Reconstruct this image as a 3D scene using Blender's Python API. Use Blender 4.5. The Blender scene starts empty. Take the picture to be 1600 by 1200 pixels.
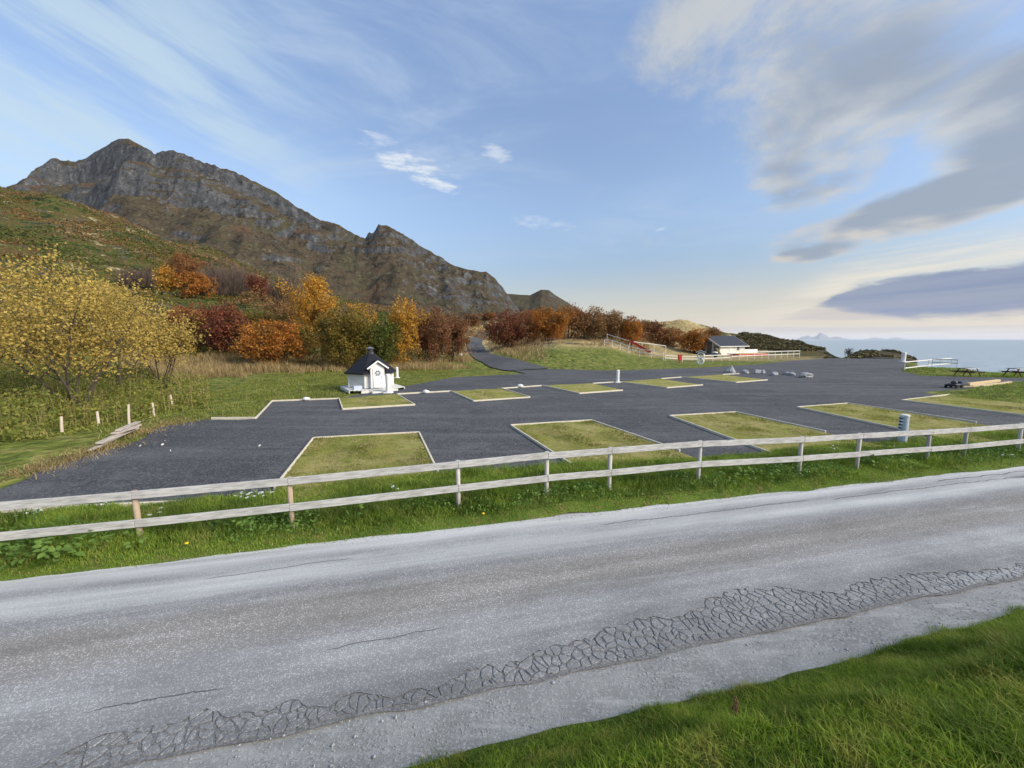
import bpy, bmesh, math, random
import numpy as np
from mathutils import Vector, Matrix
R = math.radians
scene = bpy.context.scene
COL = scene.collection

# ------------------------------------------------------------------ camera
FPX, CAMH = 610.0, 3.5
PIT = math.atan(70 / FPX)
cam_d = bpy.data.cameras.new('camera'); cam = bpy.data.objects.new('camera', cam_d); COL.objects.link(cam)
cam.location = (0, 0, CAMH); cam.rotation_euler = (math.pi / 2 - PIT, 0, 0)
cam_d.sensor_width = 36; cam_d.lens = FPX / 1600 * 36; cam_d.clip_start = 0.05; cam_d.clip_end = 120000
scene.camera = cam
cy = scene.cycles
cy.max_bounces = 5; cy.diffuse_bounces = 2; cy.glossy_bounces = 2; cy.transmission_bounces = 3; cy.transparent_max_bounces = 4; cy.volume_bounces = 1

# ------------------------------------------------------------------ light
SUN_AZ, SUN_EL = 115.0, 30.0          # azimuth clockwise from +Y (the view direction)
SKY_STRENGTH, SUN_STRENGTH, EXPOSURE = 0.10, 3.0, 0.75
vs = scene.view_settings
vs.view_transform = 'Standard'; vs.look = 'None'; vs.gamma = 1; vs.exposure = EXPOSURE; vs.use_curve_mapping = False
sun_d = bpy.data.lights.new('sun', 'SUN'); sun_d.energy = SUN_STRENGTH; sun_d.angle = R(30); sun_d.color = (1, .91, .79)
sun = bpy.data.objects.new('sun', sun_d); COL.objects.link(sun)
sdir = Vector((math.sin(R(SUN_AZ)) * math.cos(R(SUN_EL)), math.cos(R(SUN_AZ)) * math.cos(R(SUN_EL)), math.sin(R(SUN_EL))))
sun.rotation_euler = sdir.to_track_quat('Z', 'Y').to_euler(); sun.location = sdir * 60

# ------------------------------------------------------------------ node helpers
class NT:
    def __init__(s, tree): s.t = tree; s.n = tree.nodes; s.l = tree.links
    def node(s, typ, **kw):
        n = s.n.new(typ)
        for k, v in kw.items(): setattr(n, k, v)
        return n
    def put(s, sock, v):
        if isinstance(v, bpy.types.NodeSocket): s.l.new(v, sock)
        elif v is not None: sock.default_value = v
    def m(s, op, a, b=None, c=None, clamp=False):
        n = s.node('ShaderNodeMath', operation=op, use_clamp=clamp)
        s.put(n.inputs[0], a)
        if b is not None: s.put(n.inputs[1], b)
        if c is not None: s.put(n.inputs[2], c)
        return n.outputs[0]
    def mix(s, f, a, b, blend='MIX'):
        n = s.node('ShaderNodeMix', data_type='RGBA', blend_type=blend)
        s.put(n.inputs[0], f)
        for i, v in ((6, a), (7, b)):
            if isinstance(v, tuple) and len(v) == 3: v = (*v, 1)
            s.put(n.inputs[i], v)
        return n.outputs[2]
    def sm(s, v, a, b, lo=0.0, hi=1.0):                      # smoothstep map
        n = s.node('ShaderNodeMapRange', interpolation_type='SMOOTHSTEP')
        s.put(n.inputs[0], v); n.inputs[1].default_value = a; n.inputs[2].default_value = b
        n.inputs[3].default_value = lo; n.inputs[4].default_value = hi
        return n.outputs[0]
    def noise(s, vec, scale, detail=3, rough=.55, dist=0.0, out=0):
        n = s.node('ShaderNodeTexNoise'); s.put(n.inputs['Vector'], vec)
        n.inputs['Scale'].default_value = scale; n.inputs['Detail'].default_value = detail
        n.inputs['Roughness'].default_value = rough; n.inputs['Distortion'].default_value = dist
        return n.outputs[out]
    def noise2(s, vec, scale, detail=3, rough=.55, dist=0.0):
        n = s.node('ShaderNodeTexNoise', noise_dimensions='2D'); s.put(n.inputs['Vector'], vec)
        n.inputs['Scale'].default_value = scale; n.inputs['Detail'].default_value = detail
        n.inputs['Roughness'].default_value = rough; n.inputs['Distortion'].default_value = dist
        return n.outputs[0]
    def voro(s, vec, scale, feature='F1', out='Distance', rnd=1.0):
        n = s.node('ShaderNodeTexVoronoi', feature=feature); s.put(n.inputs['Vector'], vec)
        n.inputs['Scale'].default_value = scale; n.inputs['Randomness'].default_value = rnd
        return n.outputs[out]
    def mapping(s, vec, loc=(0, 0, 0), rot=(0, 0, 0), sc=(1, 1, 1)):
        n = s.node('ShaderNodeMapping'); s.put(n.inputs[0], vec)
        n.inputs[1].default_value = loc; n.inputs[2].default_value = rot; n.inputs[3].default_value = sc
        return n.outputs[0]
    def sep(s, v):
        n = s.node('ShaderNodeSeparateXYZ'); s.put(n.inputs[0], v); return n.outputs
    def comb(s, x, y, z=0.0):
        n = s.node('ShaderNodeCombineXYZ'); s.put(n.inputs[0], x); s.put(n.inputs[1], y); s.put(n.inputs[2], z); return n.outputs[0]
    def ramp(s, f, stops, interp='LINEAR'):
        n = s.node('ShaderNodeValToRGB'); s.put(n.inputs[0], f); e = n.color_ramp.elements; n.color_ramp.interpolation = interp
        while len(e) < len(stops): e.new(.5)
        for k, (p, c) in zip(e, stops): k.position = p; k.color = (*c, 1)
        return n.outputs[0]
    def bump(s, h, strength, dist=.02, normal=None):
        n = s.node('ShaderNodeBump'); s.put(n.inputs['Height'], h); n.inputs['Strength'].default_value = strength
        n.inputs['Distance'].default_value = dist
        if normal is not None: s.put(n.inputs['Normal'], normal)
        return n.outputs[0]
MATS = {}
def material(name):
    m = bpy.data.materials.new(name); m.use_nodes = True; MATS[name] = m
    nt = NT(m.node_tree); b = m.node_tree.nodes['Principled BSDF']
    b.inputs['Roughness'].default_value = .85; b.inputs['Specular IOR Level'].default_value = .25
    return m, nt, b
def pos(nt): return nt.node('ShaderNodeNewGeometry').outputs['Position']

# ------------------------------------------------------------------ world: sky with clouds
world = bpy.data.worlds.new('World'); scene.world = world; world.use_nodes = True
world.cycles.sampling_method = 'NONE'
W = NT(world.node_tree); bg = world.node_tree.nodes['Background']
sky = W.node('ShaderNodeTexSky', sky_type='NISHITA'); sky.sun_disc = False
sky.sun_elevation = R(SUN_EL); sky.sun_rotation = R(SUN_AZ); sky.altitude = 0; sky.air_density = 1.0; sky.dust_density = .6; sky.ozone_density = 1.6
dv = W.node('ShaderNodeTexCoord').outputs['Generated']
dx, dy, dz = W.sep(dv)
az = W.m('MULTIPLY', W.m('ARCTAN2', dx, dy), 57.2958)            # degrees, + to the right
el = W.m('MULTIPLY', W.m('ARCSINE', dz), 57.2958)
zz = W.m('ADD', W.m('MAXIMUM', dz, 0.0), .10)
pl = W.comb(W.m('DIVIDE', dx, zz), W.m('DIVIDE', dy, zz), 0.0)    # cloud layer plane
def wm(v, c, r):                                                  # soft bump 1 at c, 0 beyond r
    return W.sm(W.m('ABSOLUTE', W.m('SUBTRACT', v, c)), 0, r, 1, 0)
def AND(*a):
    r = a[0]
    for k in a[1:]: r = W.m('MULTIPLY', r, k)
    return r
base = sky.outputs[0]
gain = W.m('ADD', W.sm(el, 2, 20, .62, 1.2), W.sm(el, 18, 48, 0, .45))
base = W.mix(1.0, base, W.comb(W.m('MULTIPLY', gain, 1.10), W.m('MULTIPLY', gain, 1.02), gain), 'MULTIPLY')
# warm band over the horizon, streaked
band = W.noise2(W.comb(W.m('MULTIPLY', az, .018), W.m('MULTIPLY', el, .42)), 1.6, 3, .6)
glow = AND(W.sm(el, 11, 0, 0, 1), W.sm(W.m('ABSOLUTE', W.m('SUBTRACT', az, 58)), 105, 20, .15, 1), W.sm(band, .15, .7, .65, 1.0))
base = W.mix(W.m('MULTIPLY', glow, .95), base, (5.0, 4.35, 3.6))
grey = AND(W.sm(el, 6.0, 3.0), W.sm(el, -1, 1), W.sm(band, .42, .60), W.sm(az, 5, 35, .2, 1))
base = W.mix(W.m('MULTIPLY', grey, .65), base, (3.4, 3.15, 3.1))
# cirrus: fibres fanned over the sky
c1 = W.noise2(W.mapping(pl, rot=(0, 0, R(38)), sc=(.8, 1.6, 1)), 1.3, 7, .70, .5); c2 = W.noise2(W.mapping(pl, rot=(0, 0, R(20)), loc=(3, 1, 0)), .8, 2, .5)
cir = AND(W.sm(c1, .36, .80), W.sm(c2, .34, .60), W.sm(el, 6, 18), W.sm(az, 55, 5, .35, 1))
base = W.mix(W.m('MULTIPLY', cir, .50), base, (3.4, 4.05, 4.9))
# pale veil low on the left
c3 = W.noise2(W.comb(W.m('MULTIPLY', W.m('ADD', az, W.m('MULTIPLY', el, 1.0)), .035), W.m('MULTIPLY', W.m('ADD', el, W.m('MULTIPLY', az, .25)), .16)), 1.3, 5, .62)
veil = AND(W.sm(c3, .36, .66), W.sm(az, -18, -40), W.sm(el, 42, 26), W.sm(el, 8, 14))
base = W.mix(W.m('MULTIPLY', veil, .75), base, (3.5, 4.4, 5.0))
# small bright puffs
wv = W.m('MULTIPLY', W.m('SUBTRACT', W.noise2(W.comb(W.m('MULTIPLY', az, .25), el), 1.1, 4, .66), .5), 5.0)
for (a0, e0, ra, re, st) in ((-13.6, 22.2, 5.5, 1.2, .9), (-10.6, 20.4, 3.6, .8, .8), (-17.5, 24.4, 2.2, .8, .5), (-2.2, 24.0, 2.4, .8, .55), (4.6, 15.8, 4.5, .8, .4), (20.0, 14.2, 1.0, .25, .7)):
    a_ = W.m('DIVIDE', W.m('SUBTRACT', az, a0), ra); e_ = W.m('MULTIPLY_ADD', a_, .16 * ra / re if a0 < 15 else -.25 * ra / re, W.m('DIVIDE', W.m('SUBTRACT', el, e0), re))
    q = W.m('MULTIPLY_ADD', a_, a_, W.m('MULTIPLY_ADD', e_, e_, wv))
    base = W.mix(W.sm(q, 1.3, -.9, 0, st), base, (4.9, 5.2, 5.5))
# grey stratocumulus, thickest to the right
def ell(a0, e0, ra, re, tilt=0.0):
    a = W.m('DIVIDE', W.m('SUBTRACT', az, a0), ra); e = W.m('MULTIPLY_ADD', a, -tilt * ra / re, W.m('DIVIDE', W.m('SUBTRACT', el, e0), re))
    return W.sm(W.m('MULTIPLY_ADD', a, a, W.m('MULTIPLY', e, e)), 1.8, .0)
mk1 = ell(37, 26, 15, 8, -.1)
for q in ((30, 33, 16, 7, 0), (51, 19, 8, 5, 0), (45, 12.8, 13, 2.8, .18), (36.5, 19, 7, 5, 0), (37.5, 9.9, 5, 1.2, .1)): mk1 = W.m('MAXIMUM', mk1, ell(*q))
mk1 = W.m('MAXIMUM', mk1, W.sm(W.m('ABSOLUTE', W.m('SUBTRACT', az, 115)), 62, 40, 0, .75))
cs = W.mapping(pl, loc=(5.2, 1.4, 0), rot=(0, 0, R(-25)), sc=(1.25, 1.05, 1))
n1 = W.noise2(cs, 1.0, 9, .67, .2); n2 = W.noise2(W.mapping(cs, loc=(.12, .10, 0)), 1.0, 3, .55, .2)
d_ = W.m('MULTIPLY_ADD', W.m('SUBTRACT', mk1, 1.0), .42, n1)
cov = W.sm(d_, .21, .50)
lit = W.sm(W.m('ADD', W.m('MULTIPLY', W.m('SUBTRACT', n1, n2), 1.7), W.m('SUBTRACT', .48, d_)), -.10, .26)
warm = W.sm(el, 20, 9)
base = W.mix(W.m('MULTIPLY', cov, .90), base, W.mix(lit, (2.0, 2.33, 2.85), W.mix(warm, (3.5, 3.65, 3.75), (4.0, 3.75, 3.4))))
# slate bank low on the right, warm rim above it
edge = W.noise2(W.comb(W.m('MULTIPLY', az, .16), W.m('MULTIPLY', el, .7)), 1.0, 5, .62)
da = W.m('SUBTRACT', az, 37.6)
topl = W.m('MINIMUM', W.m('MULTIPLY_ADD', da, .55, 4.1), W.m('MULTIPLY_ADD', da, .08, 5.7))
topl = W.m('ADD', topl, W.m('MULTIPLY', W.m('SUBTRACT', edge, .5), 1.5))
botl = W.m('ADD', W.m('MAXIMUM', W.m('MULTIPLY_ADD', da, -.26, 3.9), 2.0), W.m('MULTIPLY', W.m('SUBTRACT', edge, .5), 2.0))
bank = AND(W.sm(W.m('SUBTRACT', topl, el), -.1, .4), W.sm(W.m('SUBTRACT', el, botl), -.3, .6), W.sm(az, 100, 75))
streak = W.noise2(W.comb(W.m('MULTIPLY', az, .05), W.m('MULTIPLY', W.m('MULTIPLY_ADD', az, -.05, el), .8)), 1.2, 4, .6)
base = W.mix(W.m('MULTIPLY', bank, W.sm(streak, .3, .6, .97, .82)), base, (1.40, 1.75, 2.65))
rim = AND(W.sm(W.m('SUBTRACT', el, topl), -.2, .5), W.sm(W.m('SUBTRACT', el, topl), 4.5, .8), W.sm(az, 24, 42), W.sm(az, 100, 70), W.sm(streak, .3, .72, .2, 1))
base = W.mix(W.m('MULTIPLY', rim, .8), base, (5.2, 4.8, 4.1))
W.l.new(base, bg.inputs[0]); bg.inputs[1].default_value = SKY_STRENGTH

# ------------------------------------------------------------------ mesh helpers
def link(o, parent=None):
    COL.objects.link(o)
    if parent is not None: o.parent = parent
    return o
def mesh(name, verts, faces, mat=None, parent=None, smooth=False):
    me = bpy.data.meshes.new(name); me.from_pydata([tuple(v) for v in verts], [], faces); me.update()
    if smooth: me.polygons.foreach_set('use_smooth', [True] * len(me.polygons))
    o = bpy.data.objects.new(name, me)
    if mat: me.materials.append(MATS[mat])
    return link(o, parent)
def np_mesh(name, V, F, mat=None, parent=None, smooth=False):     # F: (n,3) or (n,4) index array
    me = bpy.data.meshes.new(name); k = F.shape[1]
    me.vertices.add(len(V)); me.vertices.foreach_set('co', np.ascontiguousarray(V, np.float32).ravel())
    me.loops.add(F.size); me.loops.foreach_set('vertex_index', np.ascontiguousarray(F, np.int32).ravel())
    me.polygons.add(len(F)); me.polygons.foreach_set('loop_start', np.arange(0, F.size, k, dtype=np.int32))
    me.polygons.foreach_set('loop_total', np.full(len(F), k, np.int32))
    me.polygons.foreach_set('use_smooth', np.full(len(F), smooth)); me.update(calc_edges=True)
    o = bpy.data.objects.new(name, me)
    if mat: me.materials.append(MATS[mat])
    return link(o, parent)
def tag(o, label, cat, group=None):
    o['label'] = label; o['category'] = cat
    if group: o['group'] = group
    return o
def kind(o, k, label=None):
    o['kind'] = k
    if label: o['label'] = label
    return o
def empty(name, loc, rz=0.0):
    o = bpy.data.objects.new(name, None); o.location = loc; o.rotation_euler.z = rz; o.empty_display_size = .1
    return link(o)
class MB:                                                        # mesh collector
    def __init__(s): s.v = []; s.f = []
    def add(s, v, f):
        o = len(s.v); s.v += [tuple(p) for p in v]; s.f += [tuple(i + o for i in q) for q in f]; return s
    def box(s, c, d, rz=0.0, M=None, bev=0.0):
        x, y, z = d[0] / 2, d[1] / 2, d[2] / 2
        b = min(bev, x * .9, y * .9, z * .9)
        if b > 0:
            pts = []
            for sx in (-1, 1):
                for sy in (-1, 1):
                    for sz in (-1, 1):
                        pts += [(sx * x, sy * (y - b), sz * (z - b)), (sx * (x - b), sy * y, sz * (z - b)), (sx * (x - b), sy * (y - b), sz * z)]
            bm = bmesh.new(); [bm.verts.new(p) for p in pts]; bmesh.ops.convex_hull(bm, input=bm.verts); bm.verts.index_update()
            v = [k.co.copy() for k in bm.verts]; f = [tuple(k.index for k in q.verts) for q in bm.faces]; bm.free()
        else:
            v = [(-x, -y, -z), (x, -y, -z), (x, y, -z), (-x, y, -z), (-x, -y, z), (x, -y, z), (x, y, z), (-x, y, z)]
            f = [(0, 3, 2, 1), (4, 5, 6, 7), (0, 1, 5, 4), (1, 2, 6, 5), (2, 3, 7, 6), (3, 0, 4, 7)]
        T = Matrix.Translation(Vector(c)) @ (M.to_4x4() if M is not None else Matrix.Rotation(rz, 4, 'Z'))
        return s.add([T @ Vector(p) for p in v], f)
    def beam(s, a, b, w, h, up=(0, 0, 1), bev=0.0):
        a = Vector(a); b = Vector(b); d = b - a; L = d.length; X = d.normalized(); Z = Vector(up); Z = (Z - X * Z.dot(X)).normalized(); Y = Z.cross(X)
        M = Matrix((X, Y, Z)).transposed()
        return s.box((a + b) / 2, (L, w, h), M=M, bev=bev)
    def tube(s, pts, rad, n=8, caps=True):
        pts = [Vector(p) for p in pts]; rings = []
        for i, p in enumerate(pts):
            d = (pts[min(i + 1, len(pts) - 1)] - pts[max(i - 1, 0)]).normalized()
            u = d.cross(Vector((.3, .9, .2))); u = u.normalized() if u.length > .01 else Vector((1, 0, 0)); w = d.cross(u)
            r = rad[i] if isinstance(rad, (list, tuple)) else rad
            rings.append([p + (u * math.cos(2 * math.pi * k / n) + w * math.sin(2 * math.pi * k / n)) * r for k in range(n)])
        v = [q for r_ in rings for q in r_]; f = []
        for i in range(len(pts) - 1):
            for k in range(n): f.append((i * n + k, i * n + (k + 1) % n, (i + 1) * n + (k + 1) % n, (i + 1) * n + k))
        if caps: f.append(tuple(range(n))[::-1]); f.append(tuple((len(pts) - 1) * n + k for k in range(n)))
        return s.add(v, f)
    def lathe(s, prof, n=12, c=(0, 0, 0)):
        v = []; f = []
        for r_, z in prof: v += [(c[0] + r_ * math.cos(2 * math.pi * k / n), c[1] + r_ * math.sin(2 * math.pi * k / n), c[2] + z) for k in range(n)]
        for i in range(len(prof) - 1):
            for k in range(n): f.append((i * n + k, i * n + (k + 1) % n, (i + 1) * n + (k + 1) % n, (i + 1) * n + k))
        f.append(tuple(range(n))[::-1]); f.append(tuple((len(prof) - 1) * n + k for k in range(n)))
        return s.add(v, f)
    def prism(s, poly, z0, z1):
        n = len(poly); v = [(p[0], p[1], z0) for p in poly] + [(p[0], p[1], z1) for p in poly]
        f = [tuple(range(n))[::-1], tuple(range(n, 2 * n))] + [(k, (k + 1) % n, n + (k + 1) % n, n + k) for k in range(n)]
        return s.add(v, f)
    def build(s, name, mat, parent=None, smooth=False): return mesh(name, s.v, s.f, mat, parent, smooth)

# numpy noise
def _h(i, j, k):
    n = (i.astype(np.int64) * 374761393 + j.astype(np.int64) * 668265263 + k * 1274126177) & 0x7fffffff
    n = ((n ^ (n >> 13)) * 1274126177) & 0x7fffffff
    return ((n ^ (n >> 16)) & 0xffff) / 65535.0
def vn(x, y, seed=0):
    x = np.asarray(x, float); y = np.asarray(y, float)
    i = np.floor(x); j = np.floor(y); a = x - i; b = y - j
    a = a * a * a * (a * (a * 6 - 15) + 10); b = b * b * b * (b * (b * 6 - 15) + 10)
    return ((_h(i, j, seed) * (1 - a) + _h(i + 1, j, seed) * a) * (1 - b) + (_h(i, j + 1, seed) * (1 - a) + _h(i + 1, j + 1, seed) * a) * b) * 2 - 1
def fbm(x, y, o=4, seed=0, g=.5):
    r = 0; A = 1
    for k in range(o): r = r + A * vn(x * 2 ** k + 17.3 * k, y * 2 ** k - 9.1 * k, seed + k); A *= g
    return r
def ridged(x, y, o=4, seed=0, g=.5):
    r = 0; A = 1
    for k in range(o): r = r + A * (1 - 2 * np.abs(vn(x * 2 ** k + 5.3 * k, y * 2 ** k + 3.1 * k, seed + k))); A *= g
    return r

# ------------------------------------------------------------------ survey: sight lines of the photograph to ground positions
CP, SP = math.cos(PIT), math.sin(PIT)
def E_(v): y = (600 - v) / FPX; return (-SP + CP * y) / (CP + SP * y)          # rise per metre of depth
def S_(u, v=520): return ((u - 800) / FPX) / (CP + SP * (600 - v) / FPX)        # x per metre of depth
def zv(Y, v): return CAMH + Y * E_(v)
def gp(u, v, z=0.0): Y = (z - CAMH) / E_(v); return (S_(u, v) * Y, Y)
RT, RN = Vector((.972, .235)).normalized(), None
RN = Vector((-RT.y, RT.x))
def tw(t, w, z=0.0): return (RT.x * t + RN.x * w, RT.y * t + RN.y * w, z)       # road frame: t along, w across
def to_tw(x, y): return RT.x * x + RT.y * y, RN.x * x + RN.y * y

# ------------------------------------------------------------------ materials
def simple(name, col, rough=.8, var=.25, scale=4.0, bump=.15, spec=.25, metal=0.0, fine=60.0):
    m, n, b = material(name); p = n.node('ShaderNodeTexCoord').outputs['Object']
    a = n.noise(p, scale, 4, .6); c = n.noise(p, fine, 2, .5)
    k = n.m('ADD', n.m('MULTIPLY', n.m('SUBTRACT', a, .5), var * 2), n.m('MULTIPLY', n.m('SUBTRACT', c, .5), var))
    k = n.m('ADD', 1.0, k)
    n.l.new(n.mix(1.0, (*col, 1), n.comb(k, k, k), 'MULTIPLY'), b.inputs[0])
    b.inputs['Roughness'].default_value = rough; b.inputs['Specular IOR Level'].default_value = spec; b.inputs['Metallic'].default_value = metal
    if bump: n.l.new(n.bump(n.m('ADD', a, n.m('MULTIPLY', c, .4)), bump, .01), b.inputs['Normal'])
    return m
def wood(name, col, dark, grain=(1.2, 26, 26), rough=.8, thr=(.45, .75)):
    m, n, b = material(name); p = n.node('ShaderNodeTexCoord').outputs['Object']
    g = n.noise(n.mapping(p, sc=grain), 3, 5, .65, .4); s = n.noise(p, 2.3, 3, .6); k = n.noise(n.mapping(p, sc=(3, 9, 9)), 2, 2, .5)
    c = n.mix(n.sm(g, *thr), col, dark); c = n.mix(n.m('MULTIPLY', n.sm(s, .45, .75), .45), c, dark); c = n.mix(n.sm(k, .74, .8, 0, .8), c, tuple(x * .55 for x in dark))
    n.l.new(c, b.inputs[0]); b.inputs['Roughness'].default_value = rough
    n.l.new(n.bump(g, .3, .004), b.inputs['Normal'])
    return m
wood('rail_wood', (.55, .54, .515), (.25, .245, .235), thr=(.40, .70)); wood('post_wood', (.42, .33, .23), (.27, .21, .15), grain=(26, 26, 1.2))
wood('pale_post_wood', (.52, .49, .44), (.32, .29, .25), grain=(26, 26, 1.2)); wood('grey_post_wood', (.34, .32, .29), (.2, .18, .16), grain=(26, 26, 1.2))
wood('edging_wood', (.66, .61, .49), (.44, .39, .29), grain=(2, 14, 14)); wood('pale_timber', (.66, .52, .30), (.45, .34, .18))
wood('old_plank_wood', (.50, .44, .38), (.24, .2, .17)); wood('table_wood', (.075, .032, .02), (.035, .018, .012)); wood('stake_wood', (.60, .52, .42), (.4, .33, .26), grain=(20, 20, 1.5))
simple('white_paint', (.76, .75, .72), .6, .06, 3, .05); simple('pale_paint', (.66, .66, .63), .6, .08, 3, .05)
simple('hut_paint', (.72, .71, .68), .6, .07, 3, .08); simple('black_roof', (.014, .015, .02), .65, .35, 5, .5, fine=40)
simple('slate_roof', (.035, .04, .052), .6, .25, 3, .3); simple('cream_wall', (.70, .68, .60), .7, .08, 2, .1)
simple('dark_metal', (.03, .03, .033), .5, .2, 6, .05, .5); simple('steel', (.42, .43, .45), .35, .15, 8, .05, .5, .8)
simple('red_paint', (.42, .03, .028), .5, .15, 3, .05); simple('life_red', (.6, .05, .03), .5, .1, 3, 0)
simple('rubber', (.02, .02, .02), .8, .2, 8, .05); simple('blue_grey_plastic', (.46, .52, .60), .45, .06, 3, .02); simple('socket_dark', (.05, .07, .13), .4, .1, 4, 0)
simple('glass_dark', (.10, .13, .16), .12, .1, 2, 0, .6); simple('boulder', (.31, .32, .33), .9, .35, 3, .5, fine=25); simple('marker_white', (.74, .74, .72), .8, .15, 8, .3)
simple('bark', (.105, .085, .065), .9, .4, 6, .5, fine=30); simple('bark_pale', (.24, .215, .18), .9, .4, 6, .4, fine=30); simple('bark_dark', (.05, .036, .03), .9, .4, 6, .4)
simple('gable_grey', (.30, .34, .38), .5, .15, 2, .05); simple('dandelion', (.75, .5, .02), .7, .1, 6, 0); simple('petal', (.72, .72, .66), .7, .1, 6, 0)

def leafmat(name, a, b_, c, trans=.35, small=False):
    m, n, b = material(name); g = n.node('ShaderNodeNewGeometry'); r = g.outputs['Random Per Island']
    col = n.ramp(r, [(0, a), (.5, b_), (1, c)]); v = n.noise(n.node('ShaderNodeTexCoord').outputs['Object'], .8, 3, .5)
    col = n.mix(n.sm(v, .35, .68, 0, .75), col, n.ramp(r, [(0, c), (.6, b_), (1, a)]))
    v2 = n.noise(n.mapping(n.node('ShaderNodeTexCoord').outputs['Object'], loc=(9, 4, 2)), .55, 4, .65)
    if name.startswith('leaf_'): col = n.mix(n.sm(v2, .46, .66, 0, .25 if name == 'leaf_gold' else .62), col, n.ramp(n.m('FRACT', n.m('MULTIPLY', r, 7.7)), [(0, (.10, .085, .03)), (.5, (.20, .125, .045)), (1, (.14, .13, .035))]))
    n.l.new(col, b.inputs[0]); b.inputs['Roughness'].default_value = .65
    out = m.node_tree.nodes['Material Output']; t = n.node('ShaderNodeBsdfTranslucent'); n.l.new(col, t.inputs[0])
    x = n.node('ShaderNodeMixShader'); x.inputs[0].default_value = trans
    n.l.new(b.outputs[0], x.inputs[1]); n.l.new(t.outputs[0], x.inputs[2]); n.l.new(x.outputs[0], out.inputs[0])
    return m
leafmat('leaf_gold', (.60, .43, .08), (.36, .25, .06), (.70, .54, .16)); leafmat('leaf_lime', (0.308, 0.336, 0.042), (0.420, 0.392, 0.056), (0.182, 0.238, 0.028))
leafmat('leaf_amber', (0.588, 0.308, 0.035), (0.420, 0.196, 0.028), (0.728, 0.448, 0.070)); leafmat('leaf_orange', (0.448, 0.168, 0.025), (0.308, 0.105, 0.021), (0.560, 0.266, 0.042))
leafmat('leaf_rust', (.34, .14, .048), (.22, .09, .038), (.42, .19, .055)); leafmat('leaf_crimson', (.24, .07, .04), (.16, .045, .032), (.32, .11, .045))
leafmat('leaf_redbrown', (.26, .115, .055), (.17, .08, .045), (.34, .14, .05)); leafmat('leaf_olive', (0.224, 0.161, 0.028), (0.140, 0.119, 0.025), (0.350, 0.224, 0.035))
leafmat('leaf_green', (0.084, 0.119, 0.021), (0.140, 0.161, 0.028), (0.049, 0.077, 0.017)); leafmat('leaf_brown', (.31, .16, .06), (.20, .11, .05), (.39, .21, .07))
leafmat('litter', (0.364, 0.266, 0.154), (0.252, 0.168, 0.098), (0.476, 0.378, 0.224), .1); leafmat('twig', (0.119, 0.087, 0.077), (0.154, 0.105, 0.084), (0.084, 0.063, 0.059), .05); leafmat('weed_leaf', (.10, .19, .03), (.15, .25, .05), (.06, .13, .02), .3)
leafmat('undergrowth_leaf', (.16, .20, .035), (.29, .28, .055), (.09, .135, .03)); leafmat('heath_leaf', (.10, .095, .035), (.13, .085, .04), (.085, .105, .028), .1)
def grassmat(name, tip, mid, dry, dryamt, trans=.35, sc=.9):
    m, n, b = material(name); g = n.node('ShaderNodeNewGeometry'); r = g.outputs['Random Per Island']; p = g.outputs['Position']
    big = n.noise(p, sc, 4, .6); col = n.mix(r, mid, tip); col = n.mix(n.sm(big, .42, .62), col, tuple(x * .72 for x in mid))
    b2 = n.noise(n.mapping(p, loc=(7, 3, 0)), sc * 1.7, 4, .6); f = n.m('MULTIPLY', n.sm(b2, .5, .7), dryamt)
    f = n.m('MAXIMUM', f, n.sm(n.m('FRACT', n.m('MULTIPLY', r, 17.3)), .93, .95)); col = n.mix(f, col, dry)
    n.l.new(col, b.inputs[0]); b.inputs['Roughness'].default_value = .6
    out = m.node_tree.nodes['Material Output']; t = n.node('ShaderNodeBsdfTranslucent'); n.l.new(col, t.inputs[0])
    x = n.node('ShaderNodeMixShader'); x.inputs[0].default_value = trans
    n.l.new(b.outputs[0], x.inputs[1]); n.l.new(t.outputs[0], x.inputs[2]); n.l.new(x.outputs[0], out.inputs[0])
grassmat('grass_lush', (.29, .40, .035), (.145, .24, .02), (.42, .37, .09), .6, sc=1.3); grassmat('grass_verge', (.30, .41, .055), (.155, .25, .03), (.38, .36, .11), .45)
grassmat('grass_olive', (.27, .31, .06), (.165, .20, .035), (.38, .32, .13), .7, sc=.6); grassmat('grass_dry', (.52, .40, .20), (.38, .28, .13), (.26, .16, .07), .5); grassmat('turf_blade', (.34, .33, .09), (.22, .235, .055), (.42, .33, .16), .8, sc=1.1)

def groundmat(name, a, b_, c, s1=.7, s2=6, bump=.6):
    m, n, b = material(name); p = pos(n); x = n.noise(p, s1, 5, .6); y = n.noise(n.mapping(p, loc=(5, 9, 2)), s2, 4, .65); z = n.noise(p, 45, 3, .6)
    col = n.mix(n.sm(x, .38, .62), a, b_); col = n.mix(n.sm(y, .5, .72), col, c); k = n.sm(z, .3, .7, .6, 1.35)
    n.l.new(n.mix(1.0, col, n.comb(k, k, k), 'MULTIPLY'), b.inputs[0]); n.l.new(n.bump(n.m('ADD', y, z), bump, .04), b.inputs['Normal']); b.inputs['Roughness'].default_value = .95
    b.inputs['Specular IOR Level'].default_value = .1
groundmat('turf_ground', (.24, .25, .06), (.35, .30, .12), (.15, .185, .035), .8, 4.2); groundmat('verge_ground', (.08, .13, .022), (.12, .17, .03), (.16, .14, .05), .8, 5)
groundmat('lawn_ground', (.07, .11, .018), (.11, .15, .025), (.17, .15, .05), .8, 5)

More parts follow.
